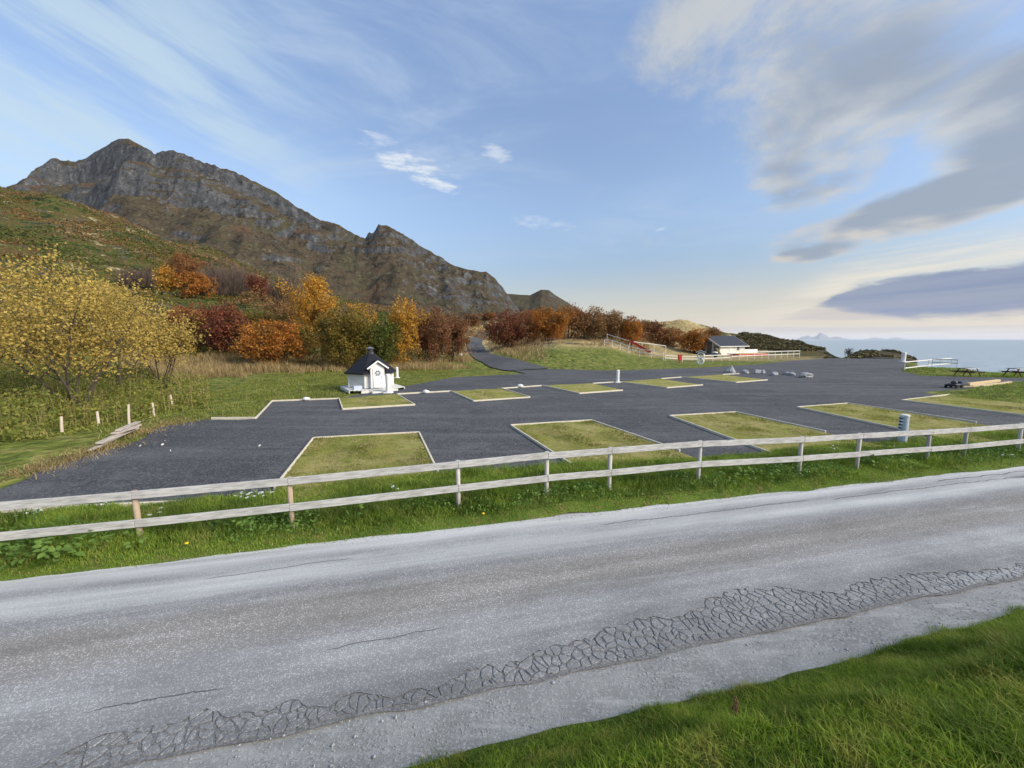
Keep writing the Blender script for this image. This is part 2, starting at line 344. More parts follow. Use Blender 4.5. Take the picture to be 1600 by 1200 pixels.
# terrain: rock where steep, heath, moss and straw elsewhere
m, n, b = material('terrain'); g = n.node('ShaderNodeNewGeometry'); p = g.outputs['Position']; px, py, pz = n.sep(p)
nx, ny, nz = n.sep(g.outputs['Normal'])
big = n.noise(p, .016, 5, .6); med = n.noise(n.mapping(p, loc=(40, 9, 3)), .07, 6, .62, .4); fin = n.noise(p, .45, 5, .65); fin2 = n.noise(p, 2.2, 3, .6)
strk = n.noise(n.mapping(p, sc=(1, 1, .16), rot=(0, R(14), 0)), .16, 6, .65, .6)
hst = n.noise(n.mapping(p, loc=(3, 1, 8), sc=(.38, .8, 1.5), rot=(0, R(10), R(-12))), .13, 6, .66, .5)
heath = n.ramp(n.m('MULTIPLY_ADD', n.m('ADD', n.m('MULTIPLY', hst, .66), n.m('MULTIPLY', fin, .34)), 2.0, -.5), [(.34, (.022, .03, .010)), (.41, (.05, .068, .014)), (.46, (.095, .105, .024)), (.49, (.085, .055, .026)), (.525, (.13, .07, .033)), (.555, (.055, .068, .016)), (.60, (.085, .09, .024)), (.635, (.10, .07, .035)), (.67, (.33, .28, .15))])
brown = n.ramp(n.m('MULTIPLY_ADD', n.m('ADD', n.m('MULTIPLY', med, .45), n.m('MULTIPLY', fin, .55)), 1.7, -.35), [(.34, (.02, .019, .014)), (.45, (.056, .046, .031)), (.53, (.085, .060, .036)), (.60, (.055, .052, .030)), (.70, (.14, .12, .08))])
pat = n.noise(n.mapping(p, loc=(70, 20, 0), rot=(0, 0, R(20)), sc=(1, .7, 1.4)), .028, 5, .6, .6); pat2 = n.noise(n.mapping(p, loc=(7, 90, 30)), .035, 4, .6)
brown = n.mix(n.sm(pat, .48, .60, 0, .6), brown, n.ramp(fin, [(.3, (.028, .028, .016)), (.5, (.062, .06, .032)), (.7, (.095, .088, .05))])); brown = n.mix(n.sm(pat2, .56, .68, 0, .45), brown, n.ramp(fin, [(.3, (.05, .028, .018)), (.6, (.115, .06, .035))]))
veg = n.mix(n.sm(n.m('ADD', py, n.m('MULTIPLY', big, 60)), 165, 225), heath, brown)
dryg = n.ramp(fin, [(.3, (.34, .26, .12)), (.55, (.46, .36, .18)), (.7, (.24, .20, .07))])
veg = n.mix(n.m('MULTIPLY', AND2 := n.m('MULTIPLY', n.m('MULTIPLY', n.sm(px, -22, -8), n.sm(px, 66, 54)), n.m('MULTIPLY', n.sm(py, 40, 60), n.sm(py, 190, 150))), n.sm(med, .42, .58, .55, .95)), veg, dryg)
veg = n.mix(n.m('MULTIPLY', n.sm(px, 66, 80), n.sm(py, 62, 70)), veg, n.ramp(n.m('MULTIPLY_ADD', fin, 1.6, -.3), [(.3, (.03, .026, .018)), (.5, (.07, .056, .034)), (.7, (.11, .098, .05))]))
green = n.ramp(n.noise(p, 1.3, 4, .6), [(.3, (.09, .125, .024)), (.5, (.14, .165, .035)), (.65, (.20, .19, .06))])
veg = n.mix(n.m('MULTIPLY', n.sm(pz, 2.9, 1.7), n.sm(py, 70, 60)), veg, green)
rock = n.ramp(n.m('ADD', n.m('MULTIPLY', strk, .6), n.m('MULTIPLY', fin, .4)), [(.34, (.020, .021, .024)), (.46, (.052, .054, .057)), (.56, (.09, .092, .094)), (.68, (.18, .18, .18))])
steep = n.m('ADD', n.m('SUBTRACT', 1.0, nz), n.m('MULTIPLY', n.m('SUBTRACT', n.m('ADD', n.m('MULTIPLY', fin, .5), n.m('MULTIPLY', med, .5)), .5), .9))
crag = n.node('ShaderNodeAttribute', attribute_name='crag').outputs['Fac']
rockf = n.m('MAXIMUM', n.m('MULTIPLY', n.sm(n.m('ADD', steep, n.m('MULTIPLY', n.sm(crag, .1, .9), .20)), .40, .53), n.sm(py, 60, 110)), n.m('MULTIPLY', n.sm(n.noise(n.mapping(p, loc=(11, 5, 7), sc=(.6, 1, 2.2)), .10, 6, .68, .6), .56, .62), n.m('MULTIPLY', n.sm(py, 55, 75), n.sm(py, 230, 180))))
col = n.mix(rockf, veg, rock); k = n.sm(fin2, .3, .7, .62, 1.38)
n.l.new(n.mix(1.0, col, n.comb(k, k, k), 'MULTIPLY'), b.inputs[0]); b.inputs['Roughness'].default_value = .95; b.inputs['Specular IOR Level'].default_value = .1
bm1 = n.bump(n.m('ADD', n.m('MULTIPLY', strk, 1.3), n.m('ADD', med, n.m('MULTIPLY', fin, .3))), .6, 1.8); n.l.new(n.bump(n.m('ADD', fin, n.m('MULTIPLY', fin2, .4)), .6, .35, bm1), b.inputs['Normal'])

# worn asphalt, UV = metres along / across the road
m, n, b = material('road_asphalt'); uv = n.node('ShaderNodeUVMap').outputs[0]; t_, w_, _ = n.sep(uv)
spk = n.voro(uv, 92, out='Color'); spk2 = n.noise(uv, 150, 3, .7); cl = n.noise(n.mapping(uv, sc=(.35, 1, 1)), 1.6, 6, .62, .3); cl2 = n.noise(n.mapping(uv, sc=(.16, 2.0, 1), loc=(3, 8, 0)), 1.8, 5, .6)
wob = n.m('ADD', w_, n.m('MULTIPLY', n.m('SUBTRACT', n.noise(n.mapping(uv, sc=(.3, .3, 1)), 1.2, 3, .5), .5), .5))
dust = n.m('MAXIMUM', n.sm(wob, 6.25, 6.75), n.m('MULTIPLY', n.sm(n.m('ABSOLUTE', n.m('SUBTRACT', wob, 6.05)), .5, .05), .6))
band = n.sm(n.m('ABSOLUTE', n.m('SUBTRACT', wob, 5.1)), .75, .15)
s1 = n.sep(spk)[0]; sp = n.m('ADD', n.m('MULTIPLY', n.sm(s1, .66, 1.0), .65), n.m('MULTIPLY', n.sm(spk2, .48, .72), .55))
col = n.mix(n.sm(cl, .32, .68), (.215, .222, .226), (.30, .309, .313)); col = n.mix(n.m('MULTIPLY', band, .75), col, (.185, .165, .14))
col = n.mix(n.m('MULTIPLY', n.sm(n.m('ABSOLUTE', n.m('SUBTRACT', wob, 5.62)), .3, .02), .5), col, (.165, .17, .173))
col = n.mix(n.m('MULTIPLY', n.sm(cl2, .55, .75), .5), col, (.44, .45, .45))
col = n.mix(n.m('MULTIPLY', sp, n.sm(cl, .2, .7, .45, 1.0)), col, (.66, .67, .675)); col = n.mix(n.m('MULTIPLY', n.m('MULTIPLY', dust, n.sm(cl2, .25, .6, .3, .95)), n.sm(spk2, .3, .6, .55, 1)), col, (.62, .63, .62))
col = n.mix(n.m('MULTIPLY', n.sm(spk2, .48, .32), .8), col, (.085, .086, .09))
def crack(col, w0, slope, t0, t1, width, seed, amp=.16, sc=.9):
    wig = n.m('MULTIPLY', n.m('SUBTRACT', n.noise(n.comb(t_, seed, 0), sc, 6, .68), .5), amp * 2)
    d = n.m('ABSOLUTE', n.m('SUBTRACT', w_, n.m('ADD', n.m('ADD', w0, n.m('MULTIPLY', t_, slope)), wig)))
    f = n.m('MULTIPLY', n.m('MULTIPLY', n.sm(d, width, width * .35), n.sm(t_, t0, t0 + .25)), n.sm(t_, t1, t1 - .25))
    return n.mix(n.m('MULTIPLY', f, .7), col, (.06, .06, .062)), f
ck = 0.0
for a in ((6.42, -.004, 3.2, 8.2, .018, 1.3), (6.30, 0, 8.6, 14.5, .02, 4.1), (6.55, .0, 12.2, 22, .03, 7.7), (6.33, .03, -3.2, -1.0, .012, 9.2, .08), (4.15, .02, -3.2, -1.9, .011, 12.5), (4.42, .05, -1.2, .3, .009, 15.1, .1)):
    col, f = crack(col, *a); ck = n.m('MAXIMUM', ck, f) if not isinstance(ck, float) else f
grime = n.noise(n.mapping(uv, loc=(2, 7, 0), sc=(.5, 1, 1)), 2.2, 5, .65)
kd = n.m('SUBTRACT', 1.0, n.m('MULTIPLY', n.m('MULTIPLY', n.sm(wob, 4.35, 3.85), n.sm(t_, 12, 8)), n.sm(grime, .25, .6, .08, .28))); col = n.mix(1.0, col, n.comb(kd, kd, kd), 'MULTIPLY')
lane = n.noise(n.mapping(uv, loc=(8, 2, 0), sc=(.05, 1.8, 1)), 1.5, 5, .65); kl = n.sm(lane, .32, .68, .84, 1.12); col = n.mix(1.0, col, n.comb(kl, kl, kl), 'MULTIPLY')
for (t0, w0, ra, rb, c_, k_) in ((15.35, 6.28, 1.1, .10, (.10, .10, .10), .8), (13.6, 5.28, .45, .07, (.75, .75, .74), .8), (13.55, 5.36, .6, .05, (.10, .10, .10), .7)):
    q_ = n.m('ADD', n.m('POWER', n.m('DIVIDE', n.m('SUBTRACT', t_, t0), ra), 2.0), n.m('POWER', n.m('DIVIDE', n.m('SUBTRACT', wob, w0), rb), 2.0))
    col = n.mix(n.sm(n.m('ADD', q_, n.m('MULTIPLY', n.m('SUBTRACT', spk2, .5), 3)), 1.2, .4, 0, k_), col, c_)
n.l.new(col, b.inputs[0]); b.inputs['Roughness'].default_value = .82; b.inputs['Specular IOR Level'].default_value = .35
n.l.new(n.bump(n.m('SUBTRACT', n.m('ADD', s1, n.m('MULTIPLY', spk2, .8)), n.m('MULTIPLY', ck, 4)), .55, .006), b.inputs['Normal'])
# gravelly shoulder
m, n, b = material('shoulder_gravel'); p = pos(n); a = n.noise(p, 1.3, 5, .65, .3); c = n.voro(p, 55, out='Color'); d = n.noise(p, 90, 2, .6); e = n.noise(n.mapping(p, rot=(0, 0, R(-13.5)), sc=(.4, 3, 1)), 2.2, 4, .6)
col = n.mix(n.sm(a, .35, .65), (.33, .335, .322), (.25, .255, .245)); col = n.mix(n.sm(e, .5, .72, 0, .7), col, (.46, .46, .45)); cs = n.sep(c)[1]
col = n.mix(n.m('MULTIPLY', n.sm(cs, .6, 1), .5), col, (.50, .50, .49)); col = n.mix(n.m('MULTIPLY', n.sm(d, .45, .3), .6), col, (.11, .105, .10)); n.l.new(col, b.inputs[0])
n.l.new(n.bump(n.m('ADD', cs, d), .6, .01), b.inputs['Normal']); b.inputs['Roughness'].default_value = .92
m, n, b = material('crack_bed'); p = pos(n); d = n.noise(p, 50, 3, .6); n.l.new(n.mix(n.sm(d, .35, .7), (.12, .122, .124), (.24, .243, .244)), b.inputs[0]); b.inputs['Roughness'].default_value = .95
# crushed stone of the lot
m, n, b = material('lot_gravel'); p = pos(n); a = n.noise(p, .16, 5, .6, .3); c = n.noise(p, 38, 3, .7); v = n.voro(p, 30, out='Color'); tr = n.noise(n.mapping(p, rot=(0, 0, R(-18)), sc=(.10, 1.1, 1)), 1.0, 5, .6, .3); md = n.noise(p, 2.6, 5, .7)
tr2 = n.noise(n.mapping(p, rot=(0, 0, R(-24)), sc=(.05, .9, 1), loc=(3, 5, 0)), 1.6, 4, .65); col = n.mix(n.sm(a, .35, .65), (.062, .066, .073), (.098, .102, .109)); col = n.mix(n.sm(tr, .46, .70, 0, .75), col, (.145, .149, .154)); col = n.mix(n.sm(tr2, .52, .66, 0, .6), col, (.05, .052, .057)); vs_ = n.sep(v)[0]
col = n.mix(n.sm(md, .46, .70, 0, .6), col, (.05, .052, .056)); col = n.mix(n.sm(n.noise(n.mapping(p, loc=(4, 8, 1)), .7, 6, .7, .4), .52, .68, 0, .55), col, (.15, .153, .155)); col = n.mix(n.sm(vs_, .58, 1, 0, .6), col, (.22, .22, .225)); col = n.mix(n.sm(c, .52, .3, 0, .7), col, (.026, .027, .03))
n.l.new(col, b.inputs[0]); n.l.new(n.bump(n.m('ADD', vs_, c), .7, .025), b.inputs['Normal']); b.inputs['Roughness'].default_value = .93; b.inputs['Specular IOR Level'].default_value = .2
# sea
m, n, b = material('sea'); p = pos(n); w1 = n.noise(n.mapping(p, rot=(0, 0, R(25)), sc=(.5, 1, 1)), .16, 5, .6); w2 = n.noise(p, .012, 4, .6); w3 = n.noise(n.mapping(p, sc=(.7, 1, 1)), 1.1, 4, .6)
b.inputs[0].default_value = (.33, .40, .43, 1); b.inputs['Roughness'].default_value = .3; b.inputs['Specular IOR Level'].default_value = .5; b.inputs['IOR'].default_value = 1.33
bb = n.bump(w1, 1.0, 2.2); n.l.new(n.bump(n.m('ADD', w2, n.m('MULTIPLY', w3, .06)), 1.0, 3.0, bb), b.inputs['Normal'])

# ------------------------------------------------------------------ terrain
LOW = [
 (-1500, [(14, 0), (22, .8), (60, 20), (150, 62), (260, 75)]),
 (-300, [(11, 0), (20, .8), (40, 8), (90, 30), (150, zv(150, 318)), (260, 62)]),
 (0, [(10, 0), (18, .5), (40, zv(40, 520)), (80, zv(80, 398)), (150, zv(150, 287)), (230, zv(150, 287) + 4)]),
 (100, [(12, 0), (22, .5), (42, zv(42, 530)), (80, zv(80, 415)), (150, zv(150, 304)), (200, zv(150, 304) - 2)]),
 (200, [(17, 0), (26, .5), (45, zv(45, 540)), (80, zv(80, 440)), (150, zv(150, 337)), (200, zv(150, 337) - 3)]),
 (300, [(26, 0), (40, .6), (58, zv(58, 518)), (66, zv(66, 476)), (80, zv(80, 468)), (150, zv(150, 374)), (200, zv(150, 374) - 3)]),
 (400, [(30, 0), (43, .5), (62, zv(62, 520)), (72, zv(72, 478)), (86, zv(86, 470)), (150, zv(150, 414)), (200, zv(150, 414) - 2)]),
 (500, [(36, 0), (48, .5), (65, zv(65, 535)), (100, zv(100, 488)), (150, zv(150, 462)), (200, zv(150, 462))]),
 (600, [(38, 0), (50, .4), (70, zv(70, 542)), (110, zv(110, 505)), (150, zv(150, 487)), (200, zv(150, 487))]),
 (700, [(42, 0), (54, .3), (75, zv(75, 545)), (110, zv(110, 515)), (150, zv(150, 502)), (220, zv(220, 498))]),
 (750, [(46, 0), (58, zv(58, 561)), (75, zv(75, 548)), (92, zv(92, 535)), (112, zv(112, 522)), (130, zv(130, 514)), (160, zv(160, 503)), (220, zv(220, 500))]),
 (800, [(46, 0), (56, zv(56, 557)), (70, zv(70, 544)), (90, zv(90, 534)), (120, zv(120, 522)), (200, zv(200, 506))]),
 (870, [(46, 0), (54, zv(54, 551)), (64, zv(64, 538)), (80, zv(80, 531)), (120, zv(120, 514)), (200, zv(120, 514))]),
 (950, [(46, 0), (54, zv(54, 557)), (64, zv(64, 543)), (85, zv(85, 531)), (120, zv(120, 506)), (150, zv(120, 506))]),
 (1000, [(47, 0), (56, zv(56, 561)), (75, zv(75, 549)), (90, zv(90, 533)), (120, zv(120, 502)), (150, 7)]),
 (1060, [(49, 0), (64, .1), (82, zv(82, 552)), (98, zv(98, 535)), (120, zv(120, 502)), (150, 6)]),
 (1100, [(52, 0), (98, .3), (108, zv(108, 535)), (122, zv(122, 505)), (150, 5)]),
 (1130, [(55, 0), (100, .3), (110, zv(110, 540)), (124, zv(124, 516)), (150, 4)]),
 (1160, [(58, 0), (100, .2), (114, zv(114, 545)), (130, zv(130, 521)), (160, 1)]),
 (1200, [(64, 0), (90, 0), (105, zv(105, 550)), (130, zv(130, 525)), (160, -5)]),
 (1250, [(68, 0), (84, zv(84, 557)), (125, zv(125, 533)), (150, -6)]),
 (1290, [(72, 0), (90, zv(90, 553)), (112, zv(112, 545)), (130, -3), (160, -11)]),
 (1320, [(70, -.2), (90, -1.2), (108, -3), (125, -6), (140, -11)]),
 (1345, [(68, -.2), (80, zv(80, 555)), (88, zv(88, 548)), (105, -4), (130, -11)]),
 (1370, [(66, -.2), (78, zv(78, 552)), (88, zv(88, 546)), (105, -4), (130, -11)]),
 (1400, [(64, -.2), (78, zv(78, 553)), (88, zv(88, 548)), (105, -5), (130, -11)]),
 (1435, [(60, 0), (75, -1.2), (86, zv(86, 559)), (97, -6), (115, -11)]),
 (1450, [(52, 0), (60, -1.2), (72, -4), (90, -11)]),
 (1480, [(47, 0), (51, -.1), (60, -3), (78, -11)]),
 (1520, [(41, 0), (45, -.1), (54, -4), (68, -11)]),
 (1600, [(39, 0), (43, -.1), (52, -4), (66, -11)]),
 (1900, [(30, 0), (34, -.3), (44, -5), (60, -11)]),
 (3500, [(12, 0), (15, -.3), (22, -5), (32, -11)])]
RIDGE = [(-1500, 330, 260), (-400, 330, 260), (-60, 312, 345), (0, 298, 375), (38, 284, 410), (62, 263, 440), (84, 251, 440), (115, 254, 440), (135, 246, 440), (160, 231, 440), (185, 218, 440), (200, 217, 440),
 (222, 228, 440), (243, 246, 440), (254, 240, 440), (272, 237, 440), (320, 255, 440), (380, 276, 440), (432, 301, 440), (460, 322, 440), (500, 345, 440), (530, 352, 440), (550, 365, 440), (571, 377, 440), (581, 369, 440), (591, 352, 440), (604, 352, 440),
 (640, 375, 440), (680, 398, 440), (710, 415, 440), (732, 422, 440), (760, 425, 440), (772, 434, 440), (790, 457, 440), (800, 472, 440), (815, 492, 440), (840, 520, 440), (900, 560, 440), (3500, 600, 440)]
RIDGE2 = [(-1500, 700), (560, 560), (690, 478), (740, 466), (780, 459), (800, 459), (828, 461), (838, 456), (846, 452), (858, 453), (868, 461), (888, 473), (915, 490), (980, 540), (3500, 620)]
DG = np.unique(np.concatenate([np.linspace(0, 160, 161), np.linspace(160, 300, 40)]))
LS = np.array([S_(u) for u, _ in LOW])
LZ = np.array([np.interp(DG, [q[0] for q in pr], [q[1] for q in pr]) for _, pr in LOW])
ker = np.array([1, 2, 3, 2, 1.]) / 9
LZ = np.array([np.convolve(np.pad(r_, 2, 'edge'), ker, 'valid') for r_ in LZ])
R2S = np.array([S_(u, v) for u, v in RIDGE2]); R2E = np.array([E_(v) for u, v in RIDGE2])
RS = np.array([S_(u, v) for u, v, _ in RIDGE]); RZ = np.array([zv(Y, v) for u, v, Y in RIDGE]); RY = np.array([float(Y) for *_, Y in RIDGE])
GT = [0, .25, .45, .60, .645, .74, .80, .845, .90, .93, 1.0]; GZ = [0, .115, .265, .395, .475, .565, .63, .75, .83, .93, 1.0]     # benches and cliff bands up to the crest
_ss = np.linspace(-3.5, 4.5, 1601); _k = np.exp(-np.linspace(-2.5, 2.5, 41) ** 2); _k /= _k.sum()
RZS = np.convolve(np.pad(np.interp(_ss, RS, RZ), 20, 'edge'), _k, 'valid'); RYS = np.convolve(np.pad(np.interp(_ss, RS, RY), 20, 'edge'), _k, 'valid')
def lowland(s, Y):
    k = np.clip(np.searchsorted(LS, s) - 1, 0, len(LS) - 2); f = np.clip((s - LS[k]) / (LS[k + 1] - LS[k]), 0, 1); f = f * f * (3 - 2 * f) * .5 + f * .5
    j = np.clip(np.searchsorted(DG, Y) - 1, 0, len(DG) - 2); h = np.clip((Y - DG[j]) / (DG[j + 1] - DG[j]), 0, 1)
    z0 = LZ[k, j] * (1 - h) + LZ[k, j + 1] * h; z1 = LZ[k + 1, j] * (1 - h) + LZ[k + 1, j + 1] * h
    return z0 * (1 - f) + z1 * f
def terrain(x, y, detail=True, crag=False):
    x = np.asarray(x, float); y = np.maximum(np.asarray(y, float), 1.0); s = x / y
    z = lowland(s, y)
    for (cx, cy, ra, rb, hh) in ((45.5, 41.5, 5, 2.2, .5),):
        q = ((x - cx) / ra) ** 2 + ((y - cy) / rb) ** 2; z = z + hh * np.clip(1 - q, 0, 1) ** 1.3
    z = z + np.clip(.15 * (x - 26.2), 0, 1.4) * np.clip(1 - ((y - 23.4) / 3.4) ** 2, 0, 1)
    if detail:
        amp = np.clip((z - .4) / 6, 0, 1)
        z = z + amp * (fbm(x / 9, y / 9, 4, 3) * .75 + fbm(x / 26, y / 26, 3, 9) * 1.8 * np.clip((y - 60) / 60, 0, 1) * (s < .05))
    zr = np.interp(s, RS, RZ); yr = np.interp(s, _ss, RYS); zs_ = np.interp(s, _ss, RZS); yb = 120.0
    t = (y - yb) / (yr - yb); tb = np.clip(t + np.where(detail, 1.0, 0) * np.clip(1 - t, 0, .2) * .22 * fbm(x / 70, y / 70, 3, 88), 0, 1); lk = np.clip((t - .80) / .19, 0, 1); lk = lk * lk * (3 - 2 * lk); up = (zs_ + (zr - zs_) * lk) * np.interp(tb, GT, GZ) - 30 * np.clip(1 - t, 0, 1) * (t < 1) * .3
    zr = CAMH + (zr - CAMH) * yr / np.interp(s, RS, RY); up = up * yr / np.interp(s, RS, RY); mt = np.where(t <= 1, up, zr - (y - yr) * .75)
    if detail:
        a = np.clip(t, 0, 1) * np.clip(zr / 60, 0, 1) * np.clip((1.02 - t) * 6, .05, 1) * (t < 1.02)
        # gullies running down the face, blocky rock bands, crags
        g1 = ridged(x / 42 + y / 120, y / 150, 4, 21, .55); g2 = ridged((x - .5 * y) / 16, (y + .3 * x) / 30, 3, 33, .55); st = fbm(x / 60, y / 60, 3, 51)
        g3 = ridged((x + .2 * y) / 6.5, (y - .3 * x) / 9, 3, 43, .6); mt = mt + a * (g1 * 4.0 + g2 * 1.7 + st * 5 + g3 * .6 + ridged(s * 38 + y / 400, y / 130, 3, 93, .5) * .7 * np.clip((t - .5) / .3, 0, 1))
        hb = mt / 11 + st * .8; mt = mt + a * 2.6 * (np.abs((hb % 1) - .5) * -2 + .5) * np.clip(st + .6, 0, 1)
        mt = mt + np.where(t > .9, fbm(s * 110, y * 0, 3, 77) * .8 * np.clip(zr / 90, 0, 1), 0) * (t <= 1.0)
    z2 = CAMH + 700 * (np.interp(s, R2S, R2E)); t2 = (y - 470) / 230.0
    m2 = np.where(t2 <= 1, z2 * np.clip(t2, 0, 1) ** 1.3, z2 - (y - 700) * .8) + (a2 := (np.clip(t2 * 3, 0, 1) * (t2 < 1) * np.clip(1.01 - t2, .04, 1) * 9 if detail else 0)) * ridged(x / 30, y / 40, 4, 61, .55)
    m2 = np.where((y > 472) & (z2 > 6), m2, -99)
    if crag: return np.where(m2 > mt, .8, np.where(mt > z, np.maximum(np.clip((t - .62) / .38, 0, 1) * .8, np.exp(-((s - S_(705, 430)) / .11) ** 2 - ((t - .62) / .26) ** 2) * 1.25), 0) * (t < 1.3))
    mt = np.maximum(mt, m2)
    return np.maximum(z, mt) - .06
def tz(x, y): return float(terrain(np.array([x]), np.array([y]))[0])
sg = np.unique(np.concatenate([np.linspace(-3.2, -1.36, 40), np.linspace(-1.36, .22, 640), np.linspace(.22, 1.4, 260), np.linspace(1.4, 3.2, 40)]))
yg = np.concatenate([np.geomspace(2, 40, 60), np.linspace(40, 160, 150)[1:], np.linspace(160, 445, 230)[1:], np.linspace(445, 900, 80)[1:]])
SS, YY = np.meshgrid(sg, yg); XX = SS * YY; ZZ = terrain(XX, YY)
nr, nc = ZZ.shape; idx = np.arange(nr * nc).reshape(nr, nc)
F = np.stack([idx[:-1, :-1], idx[:-1, 1:], idx[1:, 1:], idx[1:, :-1]], -1).reshape(-1, 4)
gnd = np_mesh('terrain', np.stack([XX, YY, ZZ], -1).reshape(-1, 3), F, 'terrain', smooth=True)
at_ = gnd.data.attributes.new('crag', 'FLOAT', 'POINT'); at_.data.foreach_set('value', terrain(XX, YY, True, True).ravel().astype(np.float32))
kind(gnd, 'structure', 'grassy coast, heath slope and rocky mountain ridge behind the lot')
o = mesh('sea', [(-29000, -29000, -8), (29000, -29000, -8), (29000, 29000, -8), (-29000, 29000, -8)], [(0, 1, 2, 3)], 'sea'); kind(o, 'structure')

# far islands on the horizon
simple('island_rock', (.16, .16, .16), .9, .2, .001, 0)
rng = np.random.default_rng(5)
def island(u0, u1, vt, D, peaks, seed):
    n_ = 90; us = np.linspace(u0, u1, n_); V = []; x = S_(us, 528) * D
    prof = np.zeros(n_)
    for (up, hp, wp) in peaks: prof = np.maximum(prof, hp * np.clip(1 - np.abs(us - up) / wp, 0, 1) ** 1.25)
    prof = prof * (1 + .22 * fbm(us / 7, us * 0 + seed, 3, seed)) * D / FPX
    for k, (dd, hf) in enumerate(((-900, 0), (-450, .55), (0, 1), (500, .5), (900, 0))):
        for i in range(n_): V.append((x[i] * (D + dd) / D, D + dd, -8.2 + prof[i] * hf))
    f = [(k * n_ + i, k * n_ + i + 1, (k + 1) * n_ + i + 1, (k + 1) * n_ + i) for k in range(4) for i in range(n_ - 1)]
    return mesh('far_island', V, f, 'island_rock', smooth=True)
kind(island(1240, 1345, 522, 23000, ((1282, 9, 26), (1262, 6, 20), (1305, 4.5, 26)), 3), 'structure', 'hazy blue peaked island far out on the horizon')
kind(island(1345, 1425, 527, 25000, ((1370, 3.6, 22), (1400, 3.2, 20)), 8), 'structure', 'low hazy blue island on the horizon over the sea')

# ------------------------------------------------------------------ road, shoulder, verge, bank
def ribbon(name, ts, wfun0, wfun1, nw, zfun, mat, uvs=True):
    V = []; UV = []
    for t in ts:
        a, b_ = wfun0(t), wfun1(t)
        for k in range(nw + 1): w = a + (b_ - a) * k / nw; V.append(tw(t, w, zfun(t, w))); UV.append((t, w))
    q = nw + 1; f = [(i * q + k, (i + 1) * q + k, (i + 1) * q + k + 1, i * q + k + 1) for i in range(len(ts) - 1) for k in range(nw)]
    o = mesh(name, V, f, mat, smooth=True)
    if uvs:
        l = o.data.uv_layers.new(name='uv'); li = [0] * len(o.data.loops); o.data.loops.foreach_get('vertex_index', li)
        l.data.foreach_set('uv', [c for i in li for c in UV[i]])
    return o
def _h1(i, j, k):
    n = (i * 374761393 + j * 668265263 + k * 1274126177) & 0x7fffffff; n = ((n ^ (n >> 13)) * 1274126177) & 0x7fffffff
    return ((n ^ (n >> 16)) & 0xffff) / 65535.0
def f1(x, s=0, o=3):                                              # scalar 1-D fractal noise
    r_ = 0.0; A = 1.0
    for k in range(o):
        q = x * 2 ** k + 17.3 * k; i = math.floor(q); a = q - i; a = a * a * (3 - 2 * a)
        r_ += A * ((_h1(i, s * 7 + k, s) * (1 - a) + _h1(i + 1, s * 7 + k, s) * a) * 2 - 1); A *= .5
    return r_
CR0, CR1 = -3.4, 10.8
def crack_top(t):                                                 # upper limit of the broken edge strip
    if t < CR0 or t > CR1: return 3.5
    e = min(1, (t - CR0) / .5, (CR1 - t) / 2.5)
    return 3.5 + max(.0, e) * (.31 + .12 * f1(t * .7, 4) + .05 * f1(t * 3, 5) + .05 * f1(t * 9, 6, 2) + .22 * math.exp(-((t - 4.6) / 2.6) ** 2))
edge_n = lambda t: 3.5 + .025 * f1(t * 1.7, 8)
edge_f = lambda t: 6.90 + .07 * f1(t * .8, 6, 4) + .15 * math.exp(-((t - 2.2) / 3.5) ** 2) - .012 * max(0, abs(t) - 8)
tsr = np.concatenate([np.linspace(-60, -9, 60), np.linspace(-9, 20, 500)[1:], np.linspace(20, 120, 90)[1:]])
ROADZ = lambda t, w: .02 + .03 * math.sin((w - 3.5) / 3.4 * math.pi)
road = ribbon('road', tsr, lambda t: max(edge_n(t), crack_top(t) - (.004 if crack_top(t) > 3.53 else 0)), edge_f, 12, ROADZ, 'road_asphalt'); kind(road, 'structure', 'worn grey country road with crumbling edge')
bed = ribbon('crack_bed', tsr[(tsr > CR0 - .3) & (tsr < CR1 + .3)], lambda t: edge_n(t) - .02, lambda t: max(edge_n(t) + .01, crack_top(t) + .05), 3, lambda t, w: ROADZ(t, w) - .010, 'crack_bed'); bed.parent = road
# broken asphalt pieces (Voronoi cells of the cracked strip)
rnd = random.Random(3)
sites = []
gt = .126
for i in range(int((CR1 - CR0) / gt) + 2):
    for j in range(-1, 10):
        t = CR0 + (i + rnd.uniform(-.05, 1.05) + .5 * (j % 2)) * gt; w = 3.5 + (j + .45 + rnd.uniform(-.30, .30)) * gt * (.95)
        if rnd.random() < .30: sites.append((t + rnd.uniform(.04, .08), w + rnd.uniform(-.06, .06)))
        sites.append((t, w))
def clip(poly, p, nrm):                                          # keep side where (x-p).n <= 0
    out = []
    for i in range(len(poly)):
        a, b_ = poly[i], poly[(i + 1) % len(poly)]; da = (a[0] - p[0]) * nrm[0] + (a[1] - p[1]) * nrm[1]; db = (b_[0] - p[0]) * nrm[0] + (b_[1] - p[1]) * nrm[1]
        if da <= 0: out.append(a)
        if (da < 0 < db) or (db < 0 < da): k = da / (da - db); out.append((a[0] + (b_[0] - a[0]) * k, a[1] + (b_[1] - a[1]) * k))
    return out
def set_uv(o):
    l = o.data.uv_layers.new(name='uv')
    for lp in o.data.loops: v = o.data.vertices[lp.vertex_index].co; l.data[lp.index].uv = to_tw(v.x, v.y)
npiece = 0; sites_far = sorted(sites, key=lambda q: math.hypot(*tw(*q)[:2])); rest = MB()
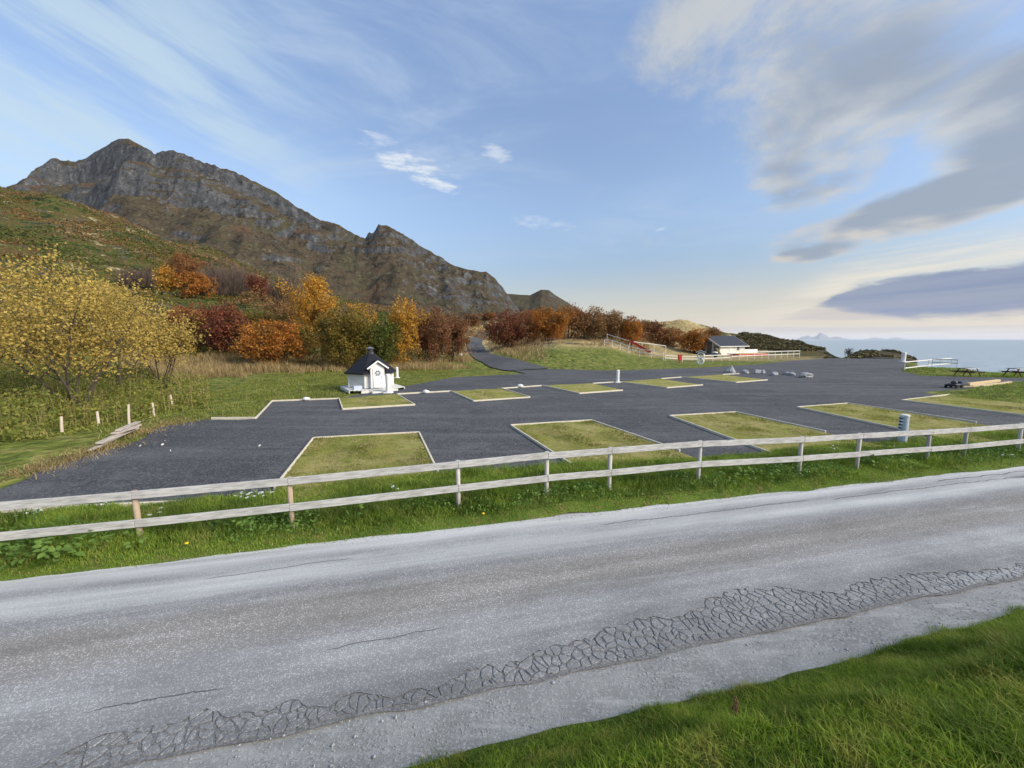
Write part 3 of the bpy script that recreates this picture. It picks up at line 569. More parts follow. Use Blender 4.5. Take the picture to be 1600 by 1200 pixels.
for (t, w) in sites_far:
    ct = crack_top(t)
    if not (CR0 < t < CR1) or w > ct + .05 or w < edge_n(t) - .05 or ct < 3.54: continue
    P = [(t - .3, w - .3), (t + .3, w - .3), (t + .3, w + .3), (t - .3, w + .3)]
    for (a, b_) in sites:
        if (a, b_) == (t, w) or abs(a - t) > .5 or abs(b_ - w) > .5: continue
        d = math.hypot(a - t, b_ - w)
        if d < 1e-4: continue
        gap = rnd.choice((.002, .004, .006, .009, .013)) * (1.1 if t < 3 else .7); nn = ((a - t) / d, (b_ - w) / d); h = d / 2 - gap
        P = clip(P, (t + nn[0] * h, w + nn[1] * h), nn)
        if len(P) < 3: break
    sl = (crack_top(t + .05) - crack_top(t - .05)) / .1; L = math.hypot(1, sl)
    P = clip(P, (t, ct - .012), (-sl / L, 1 / L)) if len(P) > 2 else P
    P = clip(P, (t, edge_n(t) + .012 + rnd.uniform(0, .015)), (0, -1)) if len(P) > 2 else P
    if len(P) < 3: continue
    A = abs(sum(P[i][0] * P[(i + 1) % len(P)][1] - P[(i + 1) % len(P)][0] * P[i][1] for i in range(len(P)))) / 2
    if A < .0004: continue
    cx = sum(p[0] for p in P) / len(P); cy = sum(p[1] for p in P) / len(P)
    Q = []                                                        # worn, rounded outline
    for i in range(len(P)):
        a, b_, c_ = P[i - 1], P[i], P[(i + 1) % len(P)]
        for k, e in ((.22, a), (0, None), (.22, c_)):
            if e is None: x, y = b_[0] * .87 + cx * .13, b_[1] * .87 + cy * .13
            else: x, y = b_[0] + (e[0] - b_[0]) * k, b_[1] + (e[1] - b_[1]) * k
            Q.append((x + rnd.uniform(-.004, .004), y + rnd.uniform(-.004, .004)))
    Q2 = []
    for a, b_ in zip(Q, Q[1:] + Q[:1]):
        n_ = max(1, int(math.hypot(b_[0] - a[0], b_[1] - a[1]) / .022)); Q2 += [(a[0] + (b_[0] - a[0]) * q / n_, a[1] + (b_[1] - a[1]) * q / n_) for q in range(n_)]
    Q = [(x + .013 * f1(x * 11 + y * 4, 31, 3), y + .013 * f1(y * 12 - x * 5, 32, 3)) for x, y in Q2]
    dz = rnd.uniform(-.003, .001); k = len(Q); tx, ty = rnd.uniform(-.02, .02), rnd.uniform(-.02, .02)
    top = [tw(cx + (x - cx) * .90, cy + (y - cy) * .90, ROADZ(x, y) + dz + (x - cx) * tx + (y - cy) * ty) for x, y in Q]; bot = [tw(x, y, ROADZ(x, y) - .026) for x, y in Q]
    mid = [tw(x, y, ROADZ(x, y) + dz - .005 + (x - cx) * tx + (y - cy) * ty) for x, y in Q]
    f = [tuple(range(k))] + [(i, k + i, k + (i + 1) % k, (i + 1) % k) for i in range(k)] + [(k + i, 2 * k + i, 2 * k + (i + 1) % k, k + (i + 1) % k) for i in range(k)]
    npiece += 1
    if npiece > 298: rest.add(top + mid + bot, f); continue
    o = mesh('asphalt_piece', top + mid + bot, f, 'road_asphalt', road); set_uv(o)
if rest.v: o = rest.build('crazed_asphalt', 'road_asphalt', road); o['kind'] = 'stuff'; set_uv(o)
lawn_edge = lambda t: 3.0 + .05 * f1(t * .9, 12, 4)
sh = ribbon('road_shoulder', tsr, lambda t: 2.75, lambda t: edge_n(t) + .03, 4, lambda t, w: .004 + .012 * f1(t * 2 + w * 3, 14, 2) - (.02 if w > edge_n(t) else 0), 'shoulder_gravel', False); kind(sh, 'structure', 'pale gravel shoulder along the road')
def lawn_z(t, w): d = max(0., lawn_edge(t) - w); return -.012 + .035 * min(1, d / .12) + 1.75 * (1 - math.exp(-d * .62)) * min(1, .25 + d * .7) + .03 * f1(t * 2.2 + 3 * w, 15, 2) * min(1, d * 2)
lawn = ribbon('lawn_bank', np.concatenate([np.linspace(-60, -6, 40), np.linspace(-6, 16, 180)[1:], np.linspace(16, 100, 50)[1:]]), lambda t: lawn_edge(t), lambda t: lawn_edge(t) - 3.4, 30, lawn_z, 'lawn_ground', False); kind(lawn, 'structure', 'grass bank on the near side of the road')
lb = ribbon('lawn', np.linspace(-60, 100, 60), lambda t: lawn_edge(t) - 3.38, lambda t: -80, 6, lambda t, w: lawn_z(t, max(w, -3)) - .004, 'lawn_ground', False); kind(lb, 'structure')

# lot sheet
def sheet(name, poly, z, mat):
    bm = bmesh.new(); vs2 = [bm.verts.new((x, y, z)) for x, y in poly]; f = bm.faces.new(vs2); bm.normal_update()
    if f.normal.z < 0: f.normal_flip()
    bmesh.ops.triangulate(bm, faces=[f]); me = bpy.data.meshes.new(name); bm.to_mesh(me); bm.free(); me.materials.append(MATS[mat])
    return link(bpy.data.objects.new(name, me))
def jag(pts, step=.8, amp=.12, seed=0):
    out = []
    for i in range(len(pts) - 1):
        a, b_ = Vector(pts[i]), Vector(pts[i + 1]); L = (b_ - a).length; k = max(1, int(L / max(step, .02 * a.length))); nn = Vector((-(b_ - a).y, (b_ - a).x)) / max(L, 1e-6)
        for j in range(k):
            p_ = a + (b_ - a) * j / k + (nn * amp * f1((i * 31 + j) * .9, seed + 40, 3) if j else Vector((0, 0))); out.append((p_.x, p_.y))
    return out
verge_lot = lambda t: (9.35 if t < -2 else 10.4) + .1 * f1(t * .5, 20)
left = [gp(*q) for q in ((-260, 790), (-120, 778), (0, 766), (60, 737), (150, 708), (215, 690), (250, 668), (320, 656), (400, 655))]
rear = [gp(*q) for q in ((400, 655), (425, 628), (530, 624), (552, 618), (612, 612), (628, 605), (675, 596), (712, 589.5), (770, 587), (822, 584), (790, 577))]
far = [gp(*q) for q in ((796, 571), (840, 576), (950, 579.5), (1090, 575), (1180, 570), (1240, 563.5), (1300, 560), (1400, 561), (1421, 564), (1408, 580), (1440, 587), (1500, 589), (1600, 591), (1900, 596))]
right = [gp(*q) for q in ((1900, 606), (1600, 600), (1540, 613), (1492, 620), (1408, 627), (1600, 651), (1800, 672), (1900, 690))]
near = [tw(t, 9.6 if t < -3 else 8.75 + .2 * f1(t * .4, 21))[:2] for t in np.linspace(30, -14, 60)]
lotpoly = jag(left, .6, .14, 1) + rear + jag(far, 1.6, .15, 2) + right + near
lot = sheet('parking_lot', lotpoly, .02, 'lot_gravel'); kind(lot, 'structure', 'dark crushed stone parking lot')
# hill path, draped on the terrain
pathc = [(828, 579.5, 44.5, 2.6), (800, 574, 48, 2.6), (778, 567, 53, 2.0), (762, 561, 58, 1.7), (750, 554, 66, 1.7), (744, 548, 75, 1.75), (741, 535, 92, 1.8), (746, 524, 110, 1.9), (752, 519, 120, 1.8), (764, 514, 132, 1.6)]
PC = [(S_(u, v) * Y, Y, hw) for u, v, Y, hw in pathc]
kk = np.linspace(0, len(PC) - 1, 60); P3 = np.array([[np.interp(k, range(len(PC)), [q[i] for q in PC]) for i in range(3)] for k in kk]); V = []
for i in range(60):
    a = P3[max(0, i - 2)]; b_ = P3[min(59, i + 2)]; d = np.array([b_[0] - a[0], b_[1] - a[1]]); d /= np.linalg.norm(d); nn = np.array([d[1], -d[0]])
    c0 = max(.026, tz(P3[i][0], P3[i][1]) + .09)
    for j in range(-3, 4):
        x, y = P3[i][:2] + nn * P3[i][2] * j / 3 * (1 + .06 * f1(i * .7 + j, 60)); V.append((x, y, max(.026, tz(x, y) + .10 + .02 * (3 - abs(j)))))
path = mesh('hill_path', V, [(i * 7 + j, i * 7 + j + 1, (i + 1) * 7 + j + 1, (i + 1) * 7 + j) for i in range(59) for j in range(6)], 'lot_gravel', smooth=True); kind(path, 'structure', 'gravel track climbing between the autumn trees')
# verge between road and lot
def fence_base(t): return float(np.interp(t, [-12, -4.64, -2.31, .72, 2.58, 6.31, 9.26, 15.2, 30], [-.05, -.05, -.03, .05, .09, .10, .03, -.04, -.04]))
def verge_z(t, w):
    e = min(1, max(0, (w - 6.85) / .35)); k = 1 if w < 8.6 else max(0, 1 - (w - 8.6) / 1.0)
    return -.015 + .05 * min(1, max(0, (w - edge_f(t) + .06) / .16)) + e * k * (max(-.02, fence_base(t)) + .05 + .035 * f1(t * 1.3 + w * 2, 23, 3))
verge_out = lambda t: float(np.interp(t, [-12, -3.2, -1.5, 3, 8, 12, 30], [9.45, 9.4, 9.9, 9.85, 9.5, 9.55, 9.8])) + .10 * f1(t * .9, 24, 4)
vg = ribbon('verge', np.concatenate([np.linspace(-60, -12, 30), np.linspace(-12, 32, 220)[1:], np.linspace(32, 100, 30)[1:]]), lambda t: edge_f(t) - .06, verge_out, 18, verge_z, 'verge_ground', False); kind(vg, 'structure', 'grass verge between road and lot')

# ------------------------------------------------------------------ blades of grass
def blades(name, P, h, w, lean, mat, seed=0, segs=2):
    r = np.random.default_rng(seed); n_ = len(P); az_ = r.uniform(0, 2 * np.pi, n_); fa = r.uniform(0, 2 * np.pi, n_)
    u = np.stack([np.cos(fa), np.sin(fa), np.zeros(n_)], 1) * (w / 2)[:, None]; ln = np.stack([np.cos(az_), np.sin(az_), np.zeros(n_)], 1) * (h * lean)[:, None]; up = np.zeros((n_, 3)); up[:, 2] = h
    a = P - u; b_ = P + u; c = P + up * .55 + ln * .3 - u * .75; d = P + up * .55 + ln * .3 + u * .75; e = P + up * (1 - .25 * lean[:, None]) + ln
    V = np.stack([a, b_, c, d, e], 1).reshape(-1, 3); i = np.arange(n_)[:, None] * 5
    return np_mesh(name, V, np.concatenate([i + [0, 1, 3], i + [0, 3, 2], i + [2, 3, 4]], 1).reshape(-1, 3), mat)
rg = np.random.default_rng(11)
def tw_np(t, w): return RT.x * t + RN.x * w, RT.y * t + RN.y * w
def gridz(fun, t0, t1, w0, w1, nt, nw):                           # sampled height lookup
    T = np.linspace(t0, t1, nt); Wd = np.linspace(w0, w1, nw); Z = np.array([[fun(a, b_) for b_ in Wd] for a in T])
    def f(t, w):
        i = np.clip((t - t0) / (t1 - t0) * (nt - 1), 0, nt - 1.001); j = np.clip((w - w0) / (w1 - w0) * (nw - 1), 0, nw - 1.001); a = i.astype(int); b_ = j.astype(int); p_ = i - a; q = j - b_
        return (Z[a, b_] * (1 - p_) + Z[a + 1, b_] * p_) * (1 - q) + (Z[a, b_ + 1] * (1 - p_) + Z[a + 1, b_ + 1] * p_) * q
    return f
lzf = gridz(lawn_z, -4, 16, -.6, 3.2, 160, 60); vzf = gridz(verge_z, -12, 34, 6.8, 10.2, 260, 44)
N = 210000; t = rg.uniform(-2, 10, N); w = 3.12 - rg.uniform(0, 1, N) ** 1.15 * 2.5
le = np.interp(t, np.linspace(-4, 16, 300), [lawn_edge(k) for k in np.linspace(-4, 16, 300)]); d = le - w; tuft = fbm(t * 1.6, w * 1.6, 3, 5)
keep = rg.uniform(0, 1, N) < np.clip((d + .06 + .10 * fbm(t * 3, w * 3, 2, 8)) / .12, 0, 1); t, w, d, tuft = t[keep], w[keep], d[keep], tuft[keep]; n_ = len(t); x, y = tw_np(t, w)
h = (.035 + .05 * np.clip(d * 2.2, 0, 1) + .05 * np.clip(tuft, -.5, 1)) * rg.uniform(.5, 1.45, n_)
kind(blades('lawn_grass', np.stack([x, y, lzf(t, w) - .005], 1), h, rg.uniform(.0035, .0075, n_), rg.uniform(.2, 1.3, n_), 'grass_lush', 1), 'stuff', 'long green grass on the bank beside the road')
N = 230000; t = rg.uniform(-11, 32, N); t = np.where(rg.uniform(0, 1, N) < .55, rg.uniform(-10, 14, N), t); w = rg.uniform(6.8, 10.1, N)
tt = np.linspace(-12, 34, 500); ef = np.interp(t, tt, [edge_f(k) for k in tt]); vo = np.interp(t, tt, [verge_out(k) for k in tt])
keep = (w > ef + rg.normal(0, .05, N) - .035 + .05 * fbm(t * 2.5, w * 0, 3, 19)) & (w < vo + rg.normal(0, .08, N)); t, w, ef, vo = t[keep], w[keep], ef[keep], vo[keep]; n_ = len(t); x, y = tw_np(t, w); tuft = fbm(t * .9, w * 1.2, 4, 15)
prof_ = np.interp(w - ef, [0, .25, .55, .8, 1.5, 2.5], [.30, .5, 1.25, 1.65, 1.6, 1.1])
h = (.10 + .07 * np.clip(tuft, -.8, 1)) * prof_ * rg.uniform(.5, 1.5, n_)
kind(blades('verge_grass', np.stack([x, y, vzf(t, w) - .005], 1), h, rg.uniform(.007, .014, n_), rg.uniform(.1, .9, n_), 'grass_verge', 2), 'stuff', 'green grass on the verge around the wooden fence')

# loose grit along both road edges
gg = np.random.default_rng(17); ng = 5200; t = gg.uniform(-4, 14, ng); w = np.where(gg.uniform(0, 1, ng) < .72, 3.02 + gg.beta(1.2, 1.6, ng) * .5, gg.normal(6.86, .07, ng)); sz = gg.uniform(.003, .009, ng) * (1 + (gg.uniform(0, 1, ng) < .05) * 1.2); x, y = tw_np(t, w)
O8 = np.array([[1, 0, 0], [0, 1, 0], [-1, 0, 0], [0, -1, 0], [0, 0, .7], [0, 0, -.7]]); rr_ = gg.uniform(.6, 1.3, (ng, 6, 1)); V = O8[None] * rr_ * sz[:, None, None] + np.stack([x, y, np.where(w < 5, .012, .028)], 1)[:, None, :]
F8 = np.array([[0, 1, 4], [1, 2, 4], [2, 3, 4], [3, 0, 4], [1, 0, 5], [2, 1, 5], [3, 2, 5], [0, 3, 5]]); simple('grit', (.42, .42, .41), .9, .3, 30, 0)
kind(np_mesh('loose_gravel', V.reshape(-1, 3), (np.arange(ng)[:, None, None] * 6 + F8[None]).reshape(-1, 3), 'grit'), 'stuff', 'loose grit along the road edges')

# ------------------------------------------------------------------ wooden fence along the road
posts_t = [-12.2, -9.9, -7.45, -4.64, -2.31, .72, 2.58, 4.03, 6.31, 9.26, 11.16, 13.7, 15.16, 17.5, 19.9, 22.4, 25.0, 27.6, 30.3, 33.0]
def rail_top(t): return float(np.interp(t, [-12, -4.64, -2.31, .72, 2.58, 6.31, 9.26, 15.2, 33], [.99, 1.015, 1.05, 1.13, 1.18, 1.185, 1.11, 1.03, 1.03]))
fence = empty('wooden_fence', tw(6, 7.55)); fence_rot = math.atan2(RT.y, RT.x); fence.rotation_euler.z = fence_rot
tag(fence, 'long two rail wooden fence of pale weathered boards beside the road', 'fence')
rf = random.Random(8)
def fl(t, w, z): return (t - 6, w - 7.55, z)
for k, t in enumerate(posts_t):
    zt = rail_top(t) - .015; m_ = MB(); lx = rf.uniform(-.012, .012)
    m_.tube([fl(t + lx, 7.55, -.15), fl(t + lx * .5, 7.55, .5), fl(t, 7.55 + rf.uniform(-.01, .01), zt)], .045, 10)
    o = m_.build('post', 'post_wood' if k < 5 else ('grey_post_wood' if k in (11, 12) else 'pale_post_wood'), fence, True)
    for p_ in o.data.polygons:
        if len(p_.vertices) > 4: p_.use_smooth = False
for lev in (0, 1):
    for k in range(0, len(posts_t) - 1):
        a, b_ = posts_t[k], posts_t[k + 1]; za, zb = rail_top(a) - (.075 if lev == 0 else .56) , rail_top(b_) - (.075 if lev == 0 else .56)
        j0, j1 = rf.uniform(-.008, .008), rf.uniform(-.008, .008); m_ = MB(); g0 = .003
        M0, M1 = Vector(fl(a + g0, 7.55 - .068, za + j0)), Vector(fl(b_ - g0, 7.55 - .068 + rf.uniform(-.004, .004), zb + j1))
        c = (M0 + M1) / 2; L = (M1 - M0).length
        m_.box((0, 0, 0), (L, .034, .135), bev=.004); o = m_.build('rail', 'rail_wood', fence); o.location = c; o.rotation_euler = (rf.uniform(-.02, .02), -math.atan2(M1.z - M0.z, M1.x - M0.x), 0)

# ------------------------------------------------------------------ grass plots with timber edging
def edge_board(parent, a, b_, base=None, wd=.058, ht=.12, name='edging_board'):
    a, b_ = Vector((*a, .0)), Vector((*b_, .0)); L = (b_ - a).length; k = max(1, round(L / 3.6)); c0 = parent.location if parent is not None else Vector((0, 0, 0)); res = []
    for i in range(k):
        p0 = a + (b_ - a) * (i / k) + (b_ - a).normalized() * .006; p1 = a + (b_ - a) * ((i + 1) / k); c = (p0 + p1) / 2; m_ = MB(); m_.box((0, 0, 0), ((p1 - p0).length - .006, wd, ht), bev=.008)
        o = m_.build(name, 'edging_wood', parent); o.location = Vector((c.x, c.y, .04 + rf.uniform(-.008, .008))) - c0; o.rotation_euler.z = math.atan2(b_.y - a.y, b_.x - a.x) + rf.uniform(-.004, .004); res.append(o)
    return res
def inpoly(x, y, P):
    r = np.zeros(len(x), bool); j = len(P) - 1
    for i in range(len(P)):
        (xi, yi), (xj, yj) = P[i], P[j]; r ^= ((yi > y) != (yj > y)) & (x < (xj - xi) * (y - yi) / (yj - yi + 1e-12) + xi); j = i
    return r
def plot(pxpoly, edges, label, nbl, seed, cat='grass plot'):
    P = [gp(*q) for q in pxpoly]; cx = sum(p[0] for p in P) / len(P); cy = sum(p[1] for p in P) / len(P)
    e = empty('grass_plot', (cx, cy, .0)); tag(e, label, cat, 'grass plots between the parking bays')
    xs = [p[0] for p in P]; ys = [p[1] for p in P]
    V = []; f = []; n_ = 16; q = len(P)                           # turf: fan grid with soft unevenness
    for k in range(n_ + 1):
        a = k / n_; L_ = (P[0][0] + (P[1][0] - P[0][0]) * a, P[0][1] + (P[1][1] - P[0][1]) * a); R_ = (P[3][0] + (P[2][0] - P[3][0]) * a, P[3][1] + (P[2][1] - P[3][1]) * a)
        for j in range(n_ + 1):
            x = L_[0] + (R_[0] - L_[0]) * j / n_; y = L_[1] + (R_[1] - L_[1]) * j / n_; V.append((x - cx, y - cy, .055 + .018 * f1(x * 1.3 + y * 2.1, seed, 3)))
    f = [(k * 17 + j, k * 17 + j + 1, (k + 1) * 17 + j + 1, (k + 1) * 17 + j) for k in range(n_) for j in range(n_)]
    turf = mesh('turf', V, f, 'turf_ground', e, True)
    if nbl:
        r = np.random.default_rng(seed); a = r.uniform(0, 1, nbl); j = r.uniform(0, 1, nbl)
        p0, p1, p2, p3 = [np.array(p) for p in P]; xy = (p0 + np.outer(a, p1 - p0)) * (1 - j)[:, None] + (p3 + np.outer(a, p2 - p3)) * j[:, None]
        tf = np.clip(fbm(xy[:, 0] * 1.5, xy[:, 1] * 1.5, 3, seed), -.6, 1)
        o = blades('turf_grass', np.column_stack([xy[:, 0] - cx, xy[:, 1] - cy, np.full(nbl, .05)]), (.035 + .025 * tf) * r.uniform(.6, 1.5, nbl), r.uniform(.008, .018, nbl), r.uniform(.2, 1, nbl), 'turf_blade', seed); o.parent = turf; o['kind'] = 'stuff'
    for (i, j2) in edges: edge_board(e, gp(*i), gp(*j2))
    return e
plot([(412, 790), (490, 687), (655, 678), (697, 772)], [((429, 765), (490, 687)), ((490, 687), (655, 678)), ((655, 678), (684, 741))], 'grass plot in the front row farthest from the sea, squarish, timber on three sides', 16000, 31)
plot([(930, 752), (798, 667), (925, 659), (1110, 727)], [((892, 728), (798, 667)), ((798, 667), (925, 659)), ((925, 659), (1062, 707))], 'second front row grass plot from the mountain side, behind the fence posts', 16000, 32)
plot([(1250, 727), (1046, 652), (1150, 646), (1390, 702)], [((1205, 711), (1046, 652)), ((1046, 652), (1150, 646)), ((1150, 646), (1290, 677))], 'third front row grass plot from the mountain side, long wedge seen over fence', 14000, 33)
plot([(1530, 700), (1245, 638), (1325, 632), (1620, 679)], [((1440, 680), (1245, 638)), ((1245, 638), (1325, 632)), ((1325, 632), (1525, 662))], 'yellowish front row grass plot running behind the blue-grey power pedestal', 12000, 34)
plot([(1640, 656), (1408, 627), (1492, 618), (1640, 632)], [((1640, 656), (1408, 627)), ((1408, 627), (1496, 616.5))], 'grass plot wedge merging into the green mound at the sea end', 9000, 35)
RW = [((530, 624), (535, 641), (648, 634), (620, 617), 'rear row grass plot straight in front of the white hut'),
      ((705, 612.5), (740, 628), (828, 622), (783, 608), 'rear row grass plot next to the hut plot, one bay toward the sea'),
      ((848, 603.5), (905, 616), (973, 611), (925, 600), 'rear row grass plot in the middle, left of the lone white bollard'),
      ((966, 597.5), (1042, 607), (1098, 602.5), (1032, 592.5), 'rear row grass plot just right of the lone white bollard'),
      ((1066, 590), (1150, 598.5), (1199, 594.5), (1128, 586), 'farthest rear row grass plot, nearest the row of boulders')]
for k, (a, b_, c, d_, lab) in enumerate(RW): plot([b_, a, d_, c], [(a, b_), (b_, c)] + ([(c, d_)] if k < 2 else []), lab, 5000 if k < 2 else 0, 41 + k)
def edging(p0, p1, label):
    a, b_ = gp(*p0), gp(*p1); e = empty('timber_edging', (a[0], a[1], 0)); tag(e, label, 'edging', 'timber edging at the back of the bays'); edge_board(e, a, b_); return e
edging((330, 655.5), (400, 655), 'short timber edging strip at the lot corner near the old planks'); edging((400, 655), (425, 628), 'slanting timber edging between lot corner and hut lawn'); edging((425, 628), (529, 624), 'timber edging along the bay left of the hut plot')
edging((621, 617), (704, 612.4), 'timber edging at the back of the bay right of the hut'); edging((784, 608), (847, 603.5), 'timber edging at the back of the second bay from the hut'); edging((926, 600), (964, 597.6), 'timber edging ending at the lone white bollard')
edging((1033, 592.5), (1065, 590), 'timber edging behind the bay right of the lone bollard'); edging((1129, 586), (1155, 584.6), 'timber edging beside the first boulder of the row'); edging((-150, 809), (285, 789), 'low timber edging along the near side of the lot behind the fence')

# ------------------------------------------------------------------ barbecue hut
HX, HY = -9.95, 27.5
hut = empty('barbecue_hut', (HX, HY, 0), R(-56)); tag(hut, 'small white six sided hut with black pointed roof and gabled door', 'hut')
def hexa(r_, z, off=30): return [(r_ * math.cos(R(60 * k + off)), r_ * math.sin(R(60 * k + off)), z) for k in range(6)]   # face centre along +X
HR, Z0, Z1 = 1.5, .22, 1.28
for k in range(6):
    a, b_ = Vector(hexa(HR, 0)[k - 1]), Vector(hexa(HR, 0)[k]); m_ = MB(); nn = ((a + b_) / 2).normalized(); nb = 8
    for j in range(nb):
        z = Z0 + (Z1 - Z0) * j / nb; hgt = (Z1 - Z0) / nb - .01; m_.beam(a + Vector((0, 0, z + hgt / 2)), b_ + Vector((0, 0, z + hgt / 2)), .05 + .01 * (j % 2 == 0) * .0, hgt, bev=.008)
    m_.beam(a - nn * .03 + Vector((0, 0, (Z0 + Z1) / 2)), b_ - nn * .03 + Vector((0, 0, (Z0 + Z1) / 2)), .02, Z1 - Z0 - .01)
    m_.build('wall_panel', 'hut_paint', hut)
    m_ = MB(); c = Vector(hexa(HR + .02, 0)[k]); m_.box((c.x, c.y, (Z0 + Z1) / 2), (.09, .09, Z1 - Z0 + .02), R(60 * k + 30), bev=.01); m_.build('corner_post', 'white_paint', hut)
m_ = MB(); tiers = 6; apex = 2.62; r0, r1 = 1.80, .30; z0, z1 = 1.20, 2.45
for j in range(tiers):                                            # lapped shingle courses
    ra, rb = r0 + (r1 - r0) * j / tiers + .015, r0 + (r1 - r0) * (j + 1) / tiers; za, zb = z0 + (z1 - z0) * j / tiers + .02, z0 + (z1 - z0) * (j + 1) / tiers + .02
    A, B, C_ = hexa(ra, za), hexa(rb, zb), hexa(ra, za - .025); m_.add(C_ + A + B, [(i, (i + 1) % 6, 6 + (i + 1) % 6, 6 + i) for i in range(6)] + [(6 + i, 6 + (i + 1) % 6, 12 + (i + 1) % 6, 12 + i) for i in range(6)])
roof = m_.build('roof', 'black_roof', hut)
m_ = MB(); m_.add(hexa(r0 - .02, z0 - .06) + hexa(r0 - .02, z0 + .005), [tuple(range(6))[::-1]] + [(i, (i + 1) % 6, 6 + (i + 1) % 6, 6 + i) for i in range(6)]); m_.build('eaves_board', 'dark_metal', roof)
m_ = MB(); m_.lathe([(.27, 2.42), (.24, 2.62), (.17, 2.66), (.17, 2.80)], 10); m_.build('chimney', 'dark_metal', roof)
m_ = MB(); m_.lathe([(.15, 2.83), (.27, 2.86), (.05, 2.97)], 10); m_.build('chimney_cap', 'steel', roof)
ap = HR * math.cos(R(30)); m_ = MB(); m_.box((ap + .16, 0, .92), (.36, .92, 1.4), bev=.01); porch = m_.build('porch', 'hut_paint', hut)
m_ = MB(); gx0, gx1 = .75, ap + .50
for sgn in (-1, 1): m_.beam((gx1 / 2 + gx0 / 2, 0, 2.02), (gx1 / 2 + gx0 / 2, sgn * .66, 1.54), gx1 - gx0, .05, up=(0, sgn * .5, .8))
m_.build('porch_roof', 'black_roof', porch)
m_ = MB()
for sgn in (-1, 1): m_.beam((gx1 + .012, 0, 2.05), (gx1 + .012, sgn * .70, 1.54), .035, .10, up=(0, sgn * .5, .8), bev=.006)
m_.build('barge_board', 'white_paint', porch)
m_ = MB(); m_.add([(ap + .335, -.46, 1.6), (ap + .335, .46, 1.6), (ap + .335, 0, 1.98), (ap + .30, -.46, 1.6), (ap + .30, .46, 1.6), (ap + .30, 0, 1.98)], [(0, 1, 2), (3, 5, 4), (0, 3, 4, 1), (1, 4, 5, 2), (2, 5, 3, 0)]); m_.build('gable', 'white_paint', porch)
m_ = MB(); m_.box((ap + .36, 0, .90), (.05, .62, 1.30), bev=.012); door = m_.build('door', 'white_paint', hut)
m_ = MB()
for k in range(4): m_.box((ap + .388, -.225 + .15 * k, .58), (.008, .135, .6), bev=.003)
m_.build('door_panel', 'white_paint', door)
def ring(mb, cx, cz, r_, wdt, dpt, x, n_=18):
    for k in range(n_):
        a, c = 2 * math.pi * k / n_, 2 * math.pi * (k + 1) / n_; mb.beam((x, cx + r_ * math.cos(a), cz + r_ * math.sin(a)), (x, cx + r_ * math.cos(c), cz + r_ * math.sin(c)), dpt, wdt, up=(0, math.cos((a + c) / 2), math.sin((a + c) / 2)))
m_ = MB(); m_.add([(ap + .388, .2 * math.cos(2 * math.pi * k / 18), 1.24 + .2 * math.sin(2 * math.pi * k / 18)) for k in range(18)], [tuple(range(18))]); win = m_.build('door_window', 'glass_dark', door)
m_ = MB(); ring(m_, 0, 1.24, .205, .035, .03, ap + .392)
for k in range(3): a = math.pi * k / 3 + .5; m_.beam((ap + .395, -.2 * math.cos(a), 1.24 - .2 * math.sin(a)), (ap + .395, .2 * math.cos(a), 1.24 + .2 * math.sin(a)), .02, .028)
m_.build('window_frame', 'white_paint', win)
m_ = MB(); m_.tube([(ap + .39, .22, .9), (ap + .43, .22, .9), (ap + .43, .22, 1.0), (ap + .39, .22, 1.0)], .012, 6); m_.build('handle', 'dark_metal', door)
m_ = MB(); nP = 16                                                # deck
for j in range(nP):
    yy = -1.85 + 3.7 * (j + .5) / nP; hw = min(2.05, 2.35 - abs(yy) * .5); m_.box((.15, yy, .17), (2 * hw, 3.7 / nP - .012, .035), bev=.004)
deck = m_.build('deck', 'pale_paint', hut)
m_ = MB()
for sgn in (-1, 1): m_.beam((-1.4, sgn * 1.83, .07), (1.6, sgn * 1.83, .07), .05, .16)
m_.beam((2.1, -1.2, .07), (2.1, 1.2, .07), .05, .16); m_.build('skirt_board', 'pale_paint', deck)
m_ = MB(); m_.box((2.45, 0, .06), (.5, 1.3, .11), bev=.01); m_.build('step', 'pale_paint', deck)
bx, by = gp(556, 614); m_ = MB(); m_.box((0, 0, .22), (.55, .32, .4), .6, bev=.03).box((.55, .05, .06), (.8, .3, .08), .15, bev=.01)
o = m_.build('pale_crate', 'blue_grey_plastic'); o.location = (bx, by + .3, .02); tag(o, 'pale grey box lying by the front corner of the white hut', 'box')

# ------------------------------------------------------------------ bollards and pedestals
def bollard(u, v, H_, r_, label, mat='white_paint', rz=0.0, plate=True):
    x, y = gp(u, v); e = empty('bollard', (x, y, .02), rz); tag(e, label, 'bollard', 'white service bollards'); m_ = MB(); m_.lathe([(r_, 0), (r_, H_ * .93), (r_ * .97, H_ * .97), (r_ * .6, H_)], 14); m_.build('column', mat, e, False)
    if plate: m_ = MB(); m_.box((0, 0, .03), (r_ * 3.4, r_ * 3.4, .06), bev=.01); m_.build('base_plate', mat, e)
    m_ = MB(); m_.lathe([(r_ * 1.04, H_ * .78), (r_ * 1.04, H_ * .81)], 14); m_.build('collar', 'pale_paint', e); return e
bollard(965, 598, 1.02, .13, 'lone white bollard at the end of a timber strip mid lot'); bollard(620.5, 591, 1.0, .13, 'white bollard standing on the grass behind and right of the hut')
bollard(607, 614.5, 1.25, .16, 'white bollard directly in front of the right corner of the hut'); bollard(1411, 565.5, 1.5, .28, 'far white bollard at the sea edge before the dark rock')
x, y = gp(1409, 692); e = empty('power_pedestal', (x, y, .02), R(-35)); tag(e, 'blue-grey power pedestal with dark sockets standing behind the fence', 'power pedestal')
m_ = MB(); m_.lathe([(.125, 0), (.12, .90)], 16); m_.build('column', 'blue_grey_plastic', e, False); m_ = MB(); m_.lathe([(.132, .90), (.132, .945), (.09, .965)], 16); m_.build('cap', 'pale_paint', e, False)
